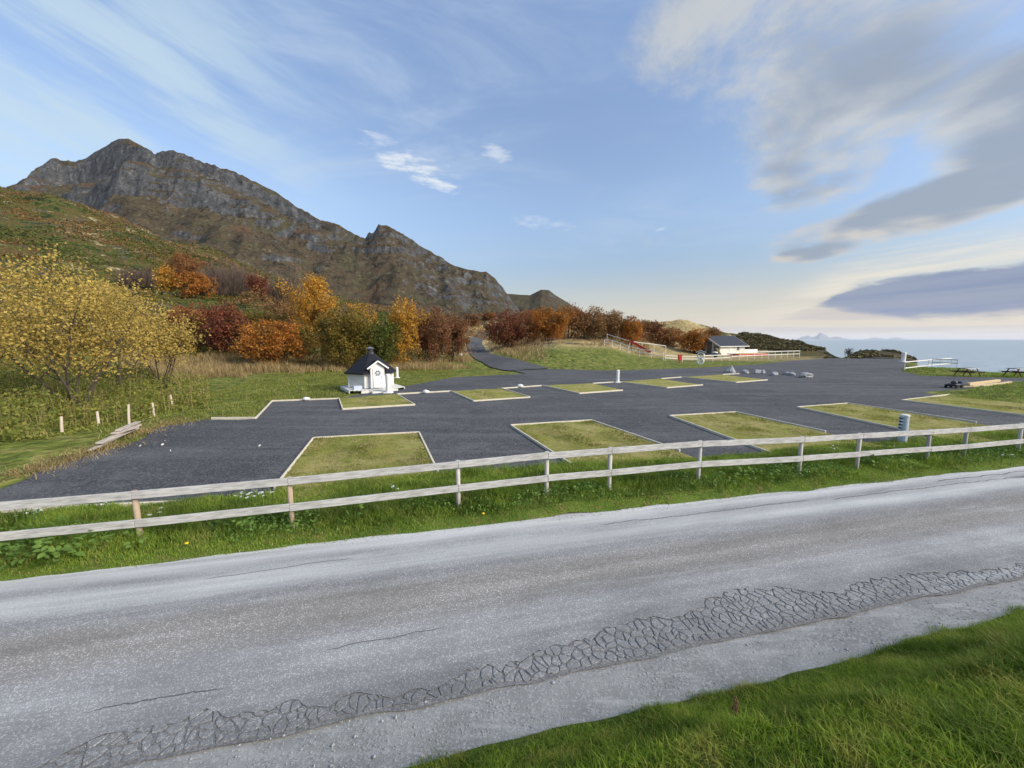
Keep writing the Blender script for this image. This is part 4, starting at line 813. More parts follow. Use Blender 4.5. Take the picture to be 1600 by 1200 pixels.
for k in range(4):
    m_ = MB(); m_.box((-.088, -.072, .84 - .11 * k), (.09, .10, .05), R(40), bev=.012); so = m_.build('socket', 'socket_dark', e); m_ = MB(); m_.box((-.098, -.083, .872 - .11 * k), (.105, .12, .014), R(40), bev=.004); m_.build('lid', 'blue_grey_plastic', so)
x, y = gp(1385, 690); m_ = MB(); m_.beam((-1.0, .1, .05), (.75, -.05, .16), .08, .05, bev=.006); o = m_.build('loose_board', 'edging_wood'); o.location = (x, y, .06); tag(o, 'loose pale board lying in grass beside the power pedestal', 'board')
m_ = MB(); m_.box((0, 0, .32), (.5, .08, .42), bev=.015); e = empty('small_sign', (S_(720, 553) * 62, 62, tz(S_(720, 553) * 62, 62))); tag(e, 'small white sign plate in dry grass beside the hill track', 'sign'); m_.build('plate', 'white_paint', e)
m_ = MB(); m_.box((0, .06, .2), (.05, .05, .5)); m_.build('stake', 'post_wood', e)
for (u, v, lab) in ((666, 615.5, 'white marker stone on the timber behind the bay right of hut'), (478, 627, 'white marker stone on the timber left of the hut plot'), (813, 606, 'white marker stone on the timber of the second bay from hut')):
    x, y = gp(u, v); bm = bmesh.new(); bmesh.ops.create_icosphere(bm, subdivisions=2, radius=.17)
    for vv in bm.verts: vv.co = Vector((vv.co.x * 1.3, vv.co.y, vv.co.z * .7)) * (1 + .18 * f1(vv.co.x * 9 + vv.co.y * 5 + u, 3, 2))
    me = bpy.data.meshes.new('marker_stone'); bm.to_mesh(me); bm.free(); me.materials.append(MATS['marker_white']); o = link(bpy.data.objects.new('marker_stone', me)); o.location = (x, y, .14); tag(o, lab, 'stone')

# ------------------------------------------------------------------ boulders
BL = [(1141, 582.5, .44, 'pointed pale boulder, first of the boulder row from the bay'), (1164, 583.5, .42, 'small low boulder, second of the boulder row'), (1188, 584, .50, 'rounded whitish boulder, third of the boulder row'), (1209, 586.5, .42, 'tilted small boulder, fourth of the boulder row'), (1233, 586.5, .46, 'flat pale boulder, fifth of the boulder row'), (1259, 590, .62, 'broad dark grey boulder at the sea end of the boulder row')]
for k, (u, v, sz, lab) in enumerate(BL):
    x, y = gp(u, v); bm = bmesh.new(); bmesh.ops.create_icosphere(bm, subdivisions=3, radius=1)
    for vv in bm.verts:
        c = vv.co; q = 1 + .34 * f1(c.x * 1.4 + k * 7, 70 + k, 3) * (1 + c.y * .3) + .18 * f1(c.z * 1.6 + c.y * 1.2 + k * 3, 80 + k, 3) + .06 * f1(c.x * 5 + c.z * 6, 90 + k, 2)
        pk = (1.15 - .8 * max(0, c.z + .25 * c.x)) if k == 0 else 1; vv.co = Vector((c.x * 1.05 * pk, c.y * .8 * pk, max(c.z, -.25) * (1.1 if k == 0 else .7))) * q * sz
    me = bpy.data.meshes.new('boulder'); bm.to_mesh(me); bm.free(); me.materials.append(MATS['boulder']); me.polygons.foreach_set('use_smooth', [False] * len(me.polygons)); o = link(bpy.data.objects.new('boulder', me)); o.location = (x, y, .10); o.rotation_euler.z = k * 1.3; tag(o, lab, 'boulder', 'boulders in a row')

# ------------------------------------------------------------------ service house with railings
ax, ay = S_(1124, 556) * 82, 82.0; bx, by = S_(1163, 554) * 86.5, 86.5; yaw = math.atan2(by - ay, bx - ax); LW = math.hypot(bx - ax, by - ay); DW = 6.2
house = empty('service_house', (ax, ay, 0), yaw); tag(house, 'low white house with dark slate roof and glazed grey gable', 'house')
EV, RG = 2.35, 4.25
m_ = MB()
for j in range(15): m_.beam((0, 0, .08 + .15 * j), (LW, 0, .08 + .15 * j), .04, .145); m_.beam((LW, 0, .08 + .15 * j), (LW, DW, .08 + .15 * j), .04, .145)
m_.box((LW / 2, DW / 2, EV / 2), (LW - .06, DW - .06, EV)); m_.build('wall', 'cream_wall', house)
m_ = MB(); m_.add([(-.01, -.02, 0), (-.01, DW + .02, 0), (-.01, DW + .02, EV), (-.01, DW / 2, RG - .1), (-.01, -.02, EV), (.2, -.02, 0), (.2, DW + .02, 0), (.2, DW + .02, EV), (.2, DW / 2, RG - .1), (.2, -.02, EV)], [(0, 4, 3, 2, 1), (5, 6, 7, 8, 9), (0, 5, 9, 4), (1, 2, 7, 6), (2, 3, 8, 7), (3, 4, 9, 8)]); gab = m_.build('gable_wall', 'gable_grey', house)
m_ = MB(); m_.add([(LW - .2, -.0, EV), (LW - .2, DW, EV), (LW - .2, DW / 2, RG - .1), (LW + .01, 0, EV), (LW + .01, DW, EV), (LW + .01, DW / 2, RG - .1)], [(0, 2, 1), (3, 4, 5), (0, 3, 5, 2), (1, 2, 5, 4), (0, 1, 4, 3)]); m_.build('end_gable', 'cream_wall', house)
for k in range(4):
    m_ = MB(); hgt = 1.6 + (1.0 if k in (1, 2) else .2); m_.box((-.03, .75 + 1.55 * k, .4 + hgt / 2), (.03, 1.25, hgt)); gw = m_.build('gable_window', 'glass_dark', gab); m_ = MB()
    for yy in (-.64, .64): m_.box((-.045, .75 + 1.55 * k + yy, .4 + hgt / 2), (.05, .07, hgt + .1))
    m_.box((-.045, .75 + 1.55 * k, .4 + hgt + .03), (.05, 1.35, .07)); m_.build('frame', 'white_paint', gw)
m_ = MB()
for (ya, yb) in ((-.55, DW / 2), (DW + .55, DW / 2)):
    za = RG - (RG - EV) * abs(ya - DW / 2) / (DW / 2)
    for j in range(9):
        f0, f1_ = j / 9, (j + 1) / 9; p0 = (ya + (yb - ya) * f0, za + (RG - za) * f0 + .03); p1 = (ya + (yb - ya) * f1_, za + (RG - za) * f1_ + .01)
        m_.add([(-.7, p0[0], p0[1]), (LW + .7, p0[0], p0[1]), (LW + .7, p1[0], p1[1]), (-.7, p1[0], p1[1]), (-.7, p0[0], p0[1] - .07), (LW + .7, p0[0], p0[1] - .07), (LW + .7, p1[0], p1[1] - .07), (-.7, p1[0], p1[1] - .07)], [(0, 1, 2, 3), (7, 6, 5, 4), (0, 4, 5, 1), (2, 6, 7, 3), (1, 5, 6, 2), (3, 7, 4, 0)])
hr = m_.build('roof', 'slate_roof', house)
m_ = MB()
for xx in (-.72, LW + .72):
    for (ya, yb) in ((-.58, DW / 2), (DW + .58, DW / 2)): m_.beam((xx, ya, RG - (RG - EV) * abs(ya - DW / 2) / (DW / 2) - .06), (xx, yb, RG - .05), .04, .2)
m_.beam((-.7, -.58, EV - .38), (LW + .7, -.58, EV - .38), .04, .14); m_.build('barge_board', 'white_paint', hr)
m_ = MB(); m_.box((LW * .42, -.035, 1.1), (.9, .04, 1.95)); dd = m_.build('door', 'white_paint', house); m_ = MB(); m_.box((LW * .42 - .33, -.07, 1.05), (.04, .05, .16)); m_.build('handle', 'dark_metal', dd)
m_ = MB(); m_.box((LW * .72, -.03, 1.5), (1.0, .03, .8)); wi = m_.build('window', 'glass_dark', house); m_ = MB()
for dx_ in (-.52, .52): m_.box((LW * .72 + dx_, -.045, 1.5), (.07, .04, .95))
for dz_ in (-.44, .44): m_.box((LW * .72, -.045, 1.5 + dz_), (1.0, .04, .07))
m_.build('frame', 'white_paint', wi)
# terrace with pink-red skirting
ter = empty('house_terrace', (ax, ay, 0), yaw); tag(ter, 'raised terrace with white parapet and reddish skirting before the house', 'terrace')
m_ = MB(); m_.box((LW * .75, -2.0, .22), (LW * 1.15, 2.6, .44)); m_.build('skirting', 'red_paint', ter)
m_ = MB(); m_.box((LW * .95, -1.6, .95), (LW * .55, .08, .75), bev=.01); m_.build('parapet', 'white_paint', ter); m_ = MB(); m_.box((LW * .75, -2.0, .47), (LW * 1.17, 2.7, .05)); m_.build('deck', 'pale_timber', ter)
def railing(pts, label, H_=1.0, step=2.2, rails=(1.0, .55), mat='white_paint', rr=.045, name='white_railing', zf=None, grp='white railings'):
    e = empty(name, (pts[0][0], pts[0][1], 0)); tag(e, label, 'railing', grp); o0 = Vector((pts[0][0], pts[0][1], 0)); zf = zf or (lambda x, y: max(0, tz(x, y)))
    for i in range(len(pts) - 1):
        a, b_ = Vector(pts[i]), Vector(pts[i + 1]); k = max(1, round((b_ - a).length / step))
        P = [a + (b_ - a) * j / k for j in range(k + 1)]; P = [Vector((p_.x, p_.y, zf(p_.x, p_.y))) - o0 for p_ in P]
        for j, p_ in enumerate(P):
            if j == 0 and i > 0: continue
            m_ = MB(); m_.tube([p_ + Vector((0, 0, -.1)), p_ + Vector((0, 0, H_))], rr, 6); m_.build('post', mat, e)
        for j in range(k):
            for q in rails: m_ = MB(); m_.beam(P[j] + Vector((0, 0, H_ * q - .03)), P[j + 1] + Vector((0, 0, H_ * q - .03)), .05, .10); m_.build('rail', mat, e)
    return e
g0 = lambda u, v, Y: (S_(u, v) * Y, Y)
railing([g0(944, 545, 69), g0(982, 553, 64), g0(1036, 566, 60)], 'white two rail railing descending the grass slope above the lot', 1.2)
railing([g0(1039, 567, 59.5), g0(1092, 566, 60.5)], 'low white railing between slope railing and lifebuoy stand', .9, 2.6)
railing([g0(1100, 566, 61), g0(1140, 564, 64)], 'white railing just right of the lifebuoy stand before the house', 1.0)
railing([g0(1143, 563, 65), g0(1190, 560, 70), g0(1249, 558, 76)], 'long white railing running past the terrace toward the sea', 1.3)
railing([g0(948, 545, 78), g0(984, 541, 76), g0(1040, 548, 78)], 'upper thin white railing behind the red slide', 1.5, 3, (1.0,))
railing([gp(1413, 578), gp(1450, 573.5), gp(1486, 570)], 'white double rail barrier at the sea edge of the lot', .95, 4.5, (.98, .25), rr=.04, zf=lambda x, y: max(0, tz(x, y)))
railing([g0(1456, 571, 49), g0(1495, 572, 47)], 'faint thin grey railing above the shore behind the barrier', 1.35, 1.6, (1.0, .7), 'steel', .025, name='thin_railing', zf=lambda x, y: -.3)
# red slide
e = empty('red_slide', (*g0(984, 548, 72), 0)); tag(e, 'red sloping slide inside the white railing on the grass slope', 'slide'); zs = tz(*g0(984, 548, 72)); m_ = MB()
p0, p1 = Vector((0, 0, zs + 1.7)), Vector((g0(1015, 560, 70)[0] - e.location.x, -2, max(.5, tz(*g0(1015, 560, 70)) + .35))); m_.beam(p0, p1, 1.0, .08); m_.build('chute', 'red_paint', e); m_ = MB()
for yy in (-.5, .5): m_.beam(p0 + Vector((0, yy, .1)), p1 + Vector((0, yy, .1)), .07, .30)
m_.build('side_board', 'red_paint', e); m_ = MB()
for q in (.05, .5): c = p0.lerp(p1, q); m_.tube([(c.x, c.y - .4, 0), (c.x, c.y - .4, c.z)], .05, 6); m_.tube([(c.x, c.y + .4, 0), (c.x, c.y + .4, c.z)], .05, 6)
m_.build('support', 'dark_metal', e)
# lifebuoy stand, red box, bin, leaning board
x, y = gp(1094, 571); e = empty('lifebuoy_stand', (x, y, .02), R(-25)); tag(e, 'white lifebuoy stand with ring at the lot edge before the house', 'lifebuoy'); m_ = MB(); m_.box((0, .1, .95), (.12, .1, 1.9), bev=.01); m_.build('post', 'white_paint', e)
def torus(mb, c, R_, r_, n1=20, n2=8):
    v = [(c[0] + (R_ + r_ * math.cos(2 * math.pi * j / n2)) * math.cos(2 * math.pi * i / n1), c[1] + r_ * math.sin(2 * math.pi * j / n2), c[2] + (R_ + r_ * math.cos(2 * math.pi * j / n2)) * math.sin(2 * math.pi * i / n1)) for i in range(n1) for j in range(n2)]
    mb.add(v, [(i * n2 + j, ((i + 1) % n1) * n2 + j, ((i + 1) % n1) * n2 + (j + 1) % n2, i * n2 + (j + 1) % n2) for i in range(n1) for j in range(n2)])
m_ = MB(); torus(m_, (0, 0, 1.35), .38, .10); m_.build('ring', 'white_paint', e, True)
m_ = MB(); pent = [(-.42, .25), (.42, .25), (.5, .95), (0, .95), (-.5, .95)]; torus(m_, (0, .02, .55), .36, .09); m_.build('lower_ring', 'white_paint', e, True)
m_ = MB(); m_.beam((-.6, .02, 1.72), (0, .02, 2.0), .5, .05, up=(-.4, 0, .9)).beam((.6, .02, 1.72), (0, .02, 2.0), .5, .05, up=(.4, 0, .9)); m_.build('canopy', 'white_paint', e)
x, y = gp(1079, 570); m_ = MB(); m_.box((0, 0, .78), (.5, .38, .75), bev=.03).box((0, 0, 1.18), (.56, .44, .07), bev=.02).box((0, 0, .2), (.1, .1, .42)); o = m_.build('red_box', 'life_red'); o.location = (x, y + 3.5, .02); tag(o, 'red post box left of the lifebuoy stand', 'box')
x, y = g0(1117, 560, 72); e = empty('waste_bin', (x, y, .05)); tag(e, 'dark waste bin with pale lid at the corner of the house', 'bin'); m_ = MB(); m_.lathe([(.36, 0), (.45, .95)], 12); m_.build('body', 'dark_metal', e); m_ = MB(); m_.lathe([(.47, .95), (.4, 1.12), (.1, 1.2)], 12); m_.build('lid', 'pale_paint', e)
x, y = g0(1124, 560, 74); m_ = MB(); m_.beam((-.5, .4, 1.75), (.7, 0, .05), .55, .06, up=(.8, 0, .6)); o = m_.build('leaning_board', 'pale_timber'); o.location = (x, y, .05); tag(o, 'pale timber board leaning slantwise by the house corner', 'board')

# ------------------------------------------------------------------ right side: tables, mower, timber
def picnic(u, v, rz, label):
    x, y = gp(u, v); e = empty('picnic_table', (x, y, .02), rz); tag(e, label, 'picnic table', 'picnic tables by the shore')
    for j in range(5): m_ = MB(); m_.box((0, -.3 + .15 * j, .75), (1.8, .135, .04), bev=.005); m_.build('top_board', 'pale_paint' if j in (0,) else 'table_wood', e)
    for s_ in (-1, 1):
        for j in (0, 1): m_ = MB(); m_.box((0, s_ * (.68 + .14 * j), .45), (1.8, .125, .04), bev=.005); m_.build('seat_board', 'table_wood', e)
    for sx in (-.65, .65):
        for s_ in (-1, 1): m_ = MB(); m_.beam((sx, s_ * .28, .73), (sx, s_ * .62, 0), .045, .10, up=(1, 0, 0)); m_.build('leg', 'table_wood', e)
        m_ = MB(); m_.beam((sx + .05, -.8, .41), (sx + .05, .8, .41), .045, .09); m_.build('brace', 'table_wood', e)
picnic(1511, 588, .25, 'dark picnic table nearer the white barrier'); picnic(1590, 588.5, .15, 'dark picnic table at the edge by the sea')
x, y = gp(1490, 606.5); e = empty('lawn_mower', (x, y, .02), R(200)); tag(e, 'dark lawn mower with upright handle parked by the timber', 'lawn mower')
m_ = MB(); m_.box((0, 0, .22), (.75, .52, .18), bev=.06); m_.build('deck', 'dark_metal', e); m_ = MB(); m_.lathe([(.17, .3), (.18, .42), (.12, .5)], 12); m_.build('engine', 'dark_metal', e)
for sx in (-.33, .33):
    for sy in (-.28, .28):
        m_ = MB(); v = []; n1 = 14
        m_.tube([(sx, sy - .035, .13), (sx, sy + .035, .13)], .13, n1); m_.build('wheel', 'rubber', e)
m_ = MB(); m_.tube([(-.35, -.22, .3), (-.75, -.22, .85), (-.9, -.22, 1.02), (-.9, .22, 1.02), (-.75, .22, .85), (-.35, .22, .3)], .016, 6); m_.build('handle', 'dark_metal', e)
m_ = MB(); m_.box((-.55, 0, .33), (.35, .4, .3), bev=.05); m_.build('grass_bag', 'socket_dark', e)
TB = [((1500, 605.5), (1535, 606), .12, 'short white board lying beside the lawn mower'), ((1512, 603), (1560, 597), .32, 'rear pale timber beam of the stack behind the mower'), ((1518, 604.5), (1560, 600), .12, 'brownish middle timber beam of the stack behind the mower'), ((1534, 607), (1578, 600), .3, 'front bright timber beam of the stack by the mound')]
for (a, b_, ht, lab) in TB:
    A, B = gp(*a), gp(*b_); m_ = MB(); c = ((A[0] + B[0]) / 2, (A[1] + B[1]) / 2); m_.box((0, 0, 0), (math.hypot(B[0] - A[0], B[1] - A[1]), .22, ht * .6), bev=.01); o = m_.build('timber_beam', 'pale_timber'); o.location = (*c, .03 + ht * .3); o.rotation_euler.z = math.atan2(B[1] - A[1], B[0] - A[0]); tag(o, lab, 'timber', 'timber by the mower')

# ------------------------------------------------------------------ left side: stakes, old planks
for k, (u, v, vt) in enumerate(((97, 680, 651), (155, 669, 643), (201, 661, 632), (241, 650, 629), (270, 637, 617), (318, 613, 603))):
    x, y = gp(u, v); z = tz(x, y); hh = zv(y, vt) - z; m_ = MB(); r_ = random.Random(k); lean = (r_.uniform(-.05, .05), r_.uniform(-.04, .04)); m_.tube([(0, 0, -.2), (lean[0] * .5, lean[1] * .5, hh * .5), (lean[0], lean[1], hh)], [.05, .045, .04], 7); o = m_.build('fence_stake', 'stake_wood'); o.location = (x, y, z)
    tag(o, ('pale fence stake in front of the big yellow tree trunk', 'second fence stake from the big yellow tree trunk', 'third fence stake along the undergrowth', 'fourth fence stake along the undergrowth, under the smaller yellow tree', 'fifth fence stake, by the brown bush', 'short last fence stake in the dry grass')[k], 'stake', 'wooden stakes along the undergrowth')
rp = random.Random(4)
LABP = ('longest weathered plank lying lowest in the heap by the lot', 'weathered plank lying atop the heap with its end raised', 'pale weathered plank on the undergrowth side of the heap', 'short weathered plank across the heap end', 'thin weathered plank at the lot side of the heap')
for k in range(5):
    A = Vector(gp(152 + k * 6, 706 - k * 4)); B = Vector(gp(206 + k * 5, 676 - k * 1.5 + rp.uniform(-3, 3))); c = (A + B) / 2; L = (B - A).length * (1, .9, .95, .6, .8)[k]; m_ = MB(); m_.box((0, 0, 0), (L, rp.uniform(.12, .2), .05), bev=.006)
    o = m_.build('old_plank', 'old_plank_wood'); o.location = (c.x, c.y, .10 + .055 * k); o.rotation_euler = (rp.uniform(-.15, .15), rp.uniform(-.03, .03), math.atan2(B.y - A.y, B.x - A.x) + rp.uniform(-.12, .12)); tag(o, LABP[k], 'plank', 'old planks heaped at the lot edge')

# ------------------------------------------------------------------ trees
def tree(name, label, u, Y, vtop, hw, leaf, seed, nl=3200, ls=.16, stems=3, bark='bark', low=.18, cat='tree', group='autumn trees', gap=.0, x=None, dens=1.0):
    x = S_(u, 560) * Y; z = tz(x, Y); Hh = max(1.2, zv(Y, vtop) - z); Rw = hw / FPX * Y
    r = random.Random(seed); g = np.random.default_rng(seed); e = empty(name, (x, Y, z), r.uniform(0, 6)); tag(e, label, cat, group)
    m_ = MB(); tips = []
    def grow(p, d, L, rad, lev):
        pts = [p]; rr = [rad]; q = p.copy(); dd = d.copy(); k = 4
        for i in range(k):
            dd = (dd + Vector((r.uniform(-.2, .2), r.uniform(-.2, .2), r.uniform(-.05, .2)))).normalized(); q = q + dd * L / k; pts.append(q.copy()); rr.append(rad * (1 - .72 * (i + 1) / k))
        m_.tube(pts, rr, 6 if lev == 0 else (4 if lev == 1 else 3), caps=False)
        if lev >= 2: tips.extend(pts[1:]); return
        nb = (6, 5)[lev]
        for j in range(nb):
            f = r.uniform(.3, 1.0); i = min(k - 1, int(f * k)); base_ = pts[i].lerp(pts[i + 1], f * k - i); a = r.uniform(0, 2 * math.pi); out = Vector((math.cos(a), math.sin(a), r.uniform(.05, .9))).normalized()
            grow(base_, (dd * .55 + out * .8).normalized(), L * r.uniform(.35, .6), rad * (1 - .7 * f) * .7, lev + 1)
    for s_ in range(stems):
        a = 2 * math.pi * s_ / stems + r.uniform(-.5, .5); sp = .0 if stems == 1 else .12 + .38 * min(1.6, Rw / Hh)
        grow(Vector((math.cos(a) * .12 * (stems > 1), math.sin(a) * .12 * (stems > 1), -.15)), Vector((math.cos(a) * sp, math.sin(a) * sp, 1)).normalized(), Hh * r.uniform(.68, .85), .0065 * Hh + .022, 0)
    for q in r.sample(tips, min(70, len(tips))):                     # fine twigs reaching out of the crown
        d = (Vector((q.x, q.y, 0)) * .6 / max(.1, Rw) + Vector((r.uniform(-.4, .4), r.uniform(-.4, .4), 1))).normalized(); m_.tube([q, q + d * Hh * .09, q + (d + Vector((r.uniform(-.3, .3), r.uniform(-.3, .3), .2))) * Hh * r.uniform(.1, .2)], [.006 + .00035 * Y, .004 + .0002 * Y, .001], 3, caps=False)
    T = np.array([[*t] for t in tips])
    # normalise to the crown envelope
    hx = np.percentile(np.hypot(T[:, 0], T[:, 1]), 90); hz = T[:, 2].max(); kx, kz = Rw * .88 / hx, Hh * .94 / hz
    sc_ = lambda v: (v[0] * kx, v[1] * kx, v[2] * kz); m_.v = [sc_(v) for v in m_.v]; T = T * [kx, kx, kz]
    m_.build('trunk', bark, e, True)
    T = T[T[:, 2] > low * Hh * .9]
    if leaf is None: return e
    # leaves in uneven clumps about the twigs and through the crown's volume
    nl = int(nl * dens)
    def nz3(P, k): return (vn(P[:, 0] / k + seed, P[:, 2] / k + 3, seed) + vn(P[:, 1] / k - seed, P[:, 2] / k + P[:, 0] / k, seed + 5) + vn(P[:, 0] / k * 1.9, P[:, 1] / k * 1.9 + P[:, 2] / k, seed + 9)) / 1.8
    nt_ = int(nl * .40); c = T[g.choice(len(T), nt_)]; sd = .085 * (Rw + .4 * Hh) * .55; Pa = c + g.normal(0, 1, (nt_, 3)) * sd * [1, 1, .8]
    dv_ = g.normal(0, 1, (nl * 2, 3)); dv_ /= np.linalg.norm(dv_, axis=1)[:, None]; lob = 1 + .26 * vn(dv_[:, 0] * 2.2 + seed, dv_[:, 2] * 2.2 + dv_[:, 1] * 1.7, seed + 2) + .14 * vn(dv_[:, 0] * 5 + seed, dv_[:, 2] * 5 + dv_[:, 1] * 4, seed + 3)
    zlo = low * Hh; zc = zlo + (Hh - zlo) * .45; rad = g.uniform(.12, 1, nl * 2) ** .42 * lob; hz_ = np.where(dv_[:, 2] > 0, Hh * .97 - zc, zc - zlo)
    Pb = dv_ * np.stack([rad * Rw * .92, rad * Rw * .92, rad * hz_], 1) + [0, 0, zc]; Pb[:, :2] *= (1 - .25 * np.clip((Pb[:, 2] - zc) / (Hh - zc), 0, 1) ** 2)[:, None]
    Pb = Pb[nz3(Pb, Rw * .33 + .12) > g.normal(-.12, .12, len(Pb))][:nl - nt_]
    Pq = np.concatenate([Pa, Pb]); Pq = Pq[Pq[:, 2] > low * Hh * .5 + .1]; n_ = len(Pq)
    a = g.normal(0, 1, (n_, 3)); a /= np.linalg.norm(a, axis=1)[:, None]; b_ = g.normal(0, 1, (n_, 3)); b_ -= a * (a * b_).sum(1)[:, None]; b_ /= np.linalg.norm(b_, axis=1)[:, None]; s = (ls * g.uniform(.55, 1.35, n_))[:, None]
    V = np.stack([Pq - a * s * .5, Pq + b_ * s * .33 - a * s * .05, Pq + a * s * .5, Pq - b_ * s * .33 - a * s * .05], 1).reshape(-1, 3)
    np_mesh('crown', V, np.arange(n_ * 4).reshape(-1, 4), leaf, e); return e
def bare(name, label, u, Y, vtop, hw, seed, ns=900, leaf='twig', group='autumn trees'):
    e = tree(name, label, u, Y, vtop, hw, None, seed, stems=4, bark='bark_dark', group=group); g = np.random.default_rng(seed + 1); x, y, z = e.location; Hh = zv(Y, vtop) - z; Rw = hw / FPX * Y
    a = g.uniform(0, 2 * np.pi, ns); rr = np.sqrt(g.uniform(0, 1, ns)) * Rw; h0 = g.uniform(.12, .62, ns) * Hh * (1 - .35 * (rr / Rw) ** 2); P0 = np.stack([np.cos(a) * rr * .75, np.sin(a) * rr * .75, h0], 1)
    d = np.stack([np.cos(a) * .45, np.sin(a) * .45, np.ones(ns)], 1) + g.normal(0, .28, (ns, 3)); d /= np.linalg.norm(d, axis=1)[:, None]; P1 = P0 + d * (Hh * g.uniform(.18, .42, ns))[:, None]
    w_ = np.cross(d, g.normal(0, 1, (ns, 3))); w_ /= np.linalg.norm(w_, axis=1)[:, None]; w_ *= .012 + Y * .00022
    V = np.stack([P0 - w_, P0 + w_, P1 + w_ * .3, P1 - w_ * .3], 1).reshape(-1, 3); np_mesh('crown', V, np.arange(ns * 4).reshape(-1, 4), leaf, e); return e
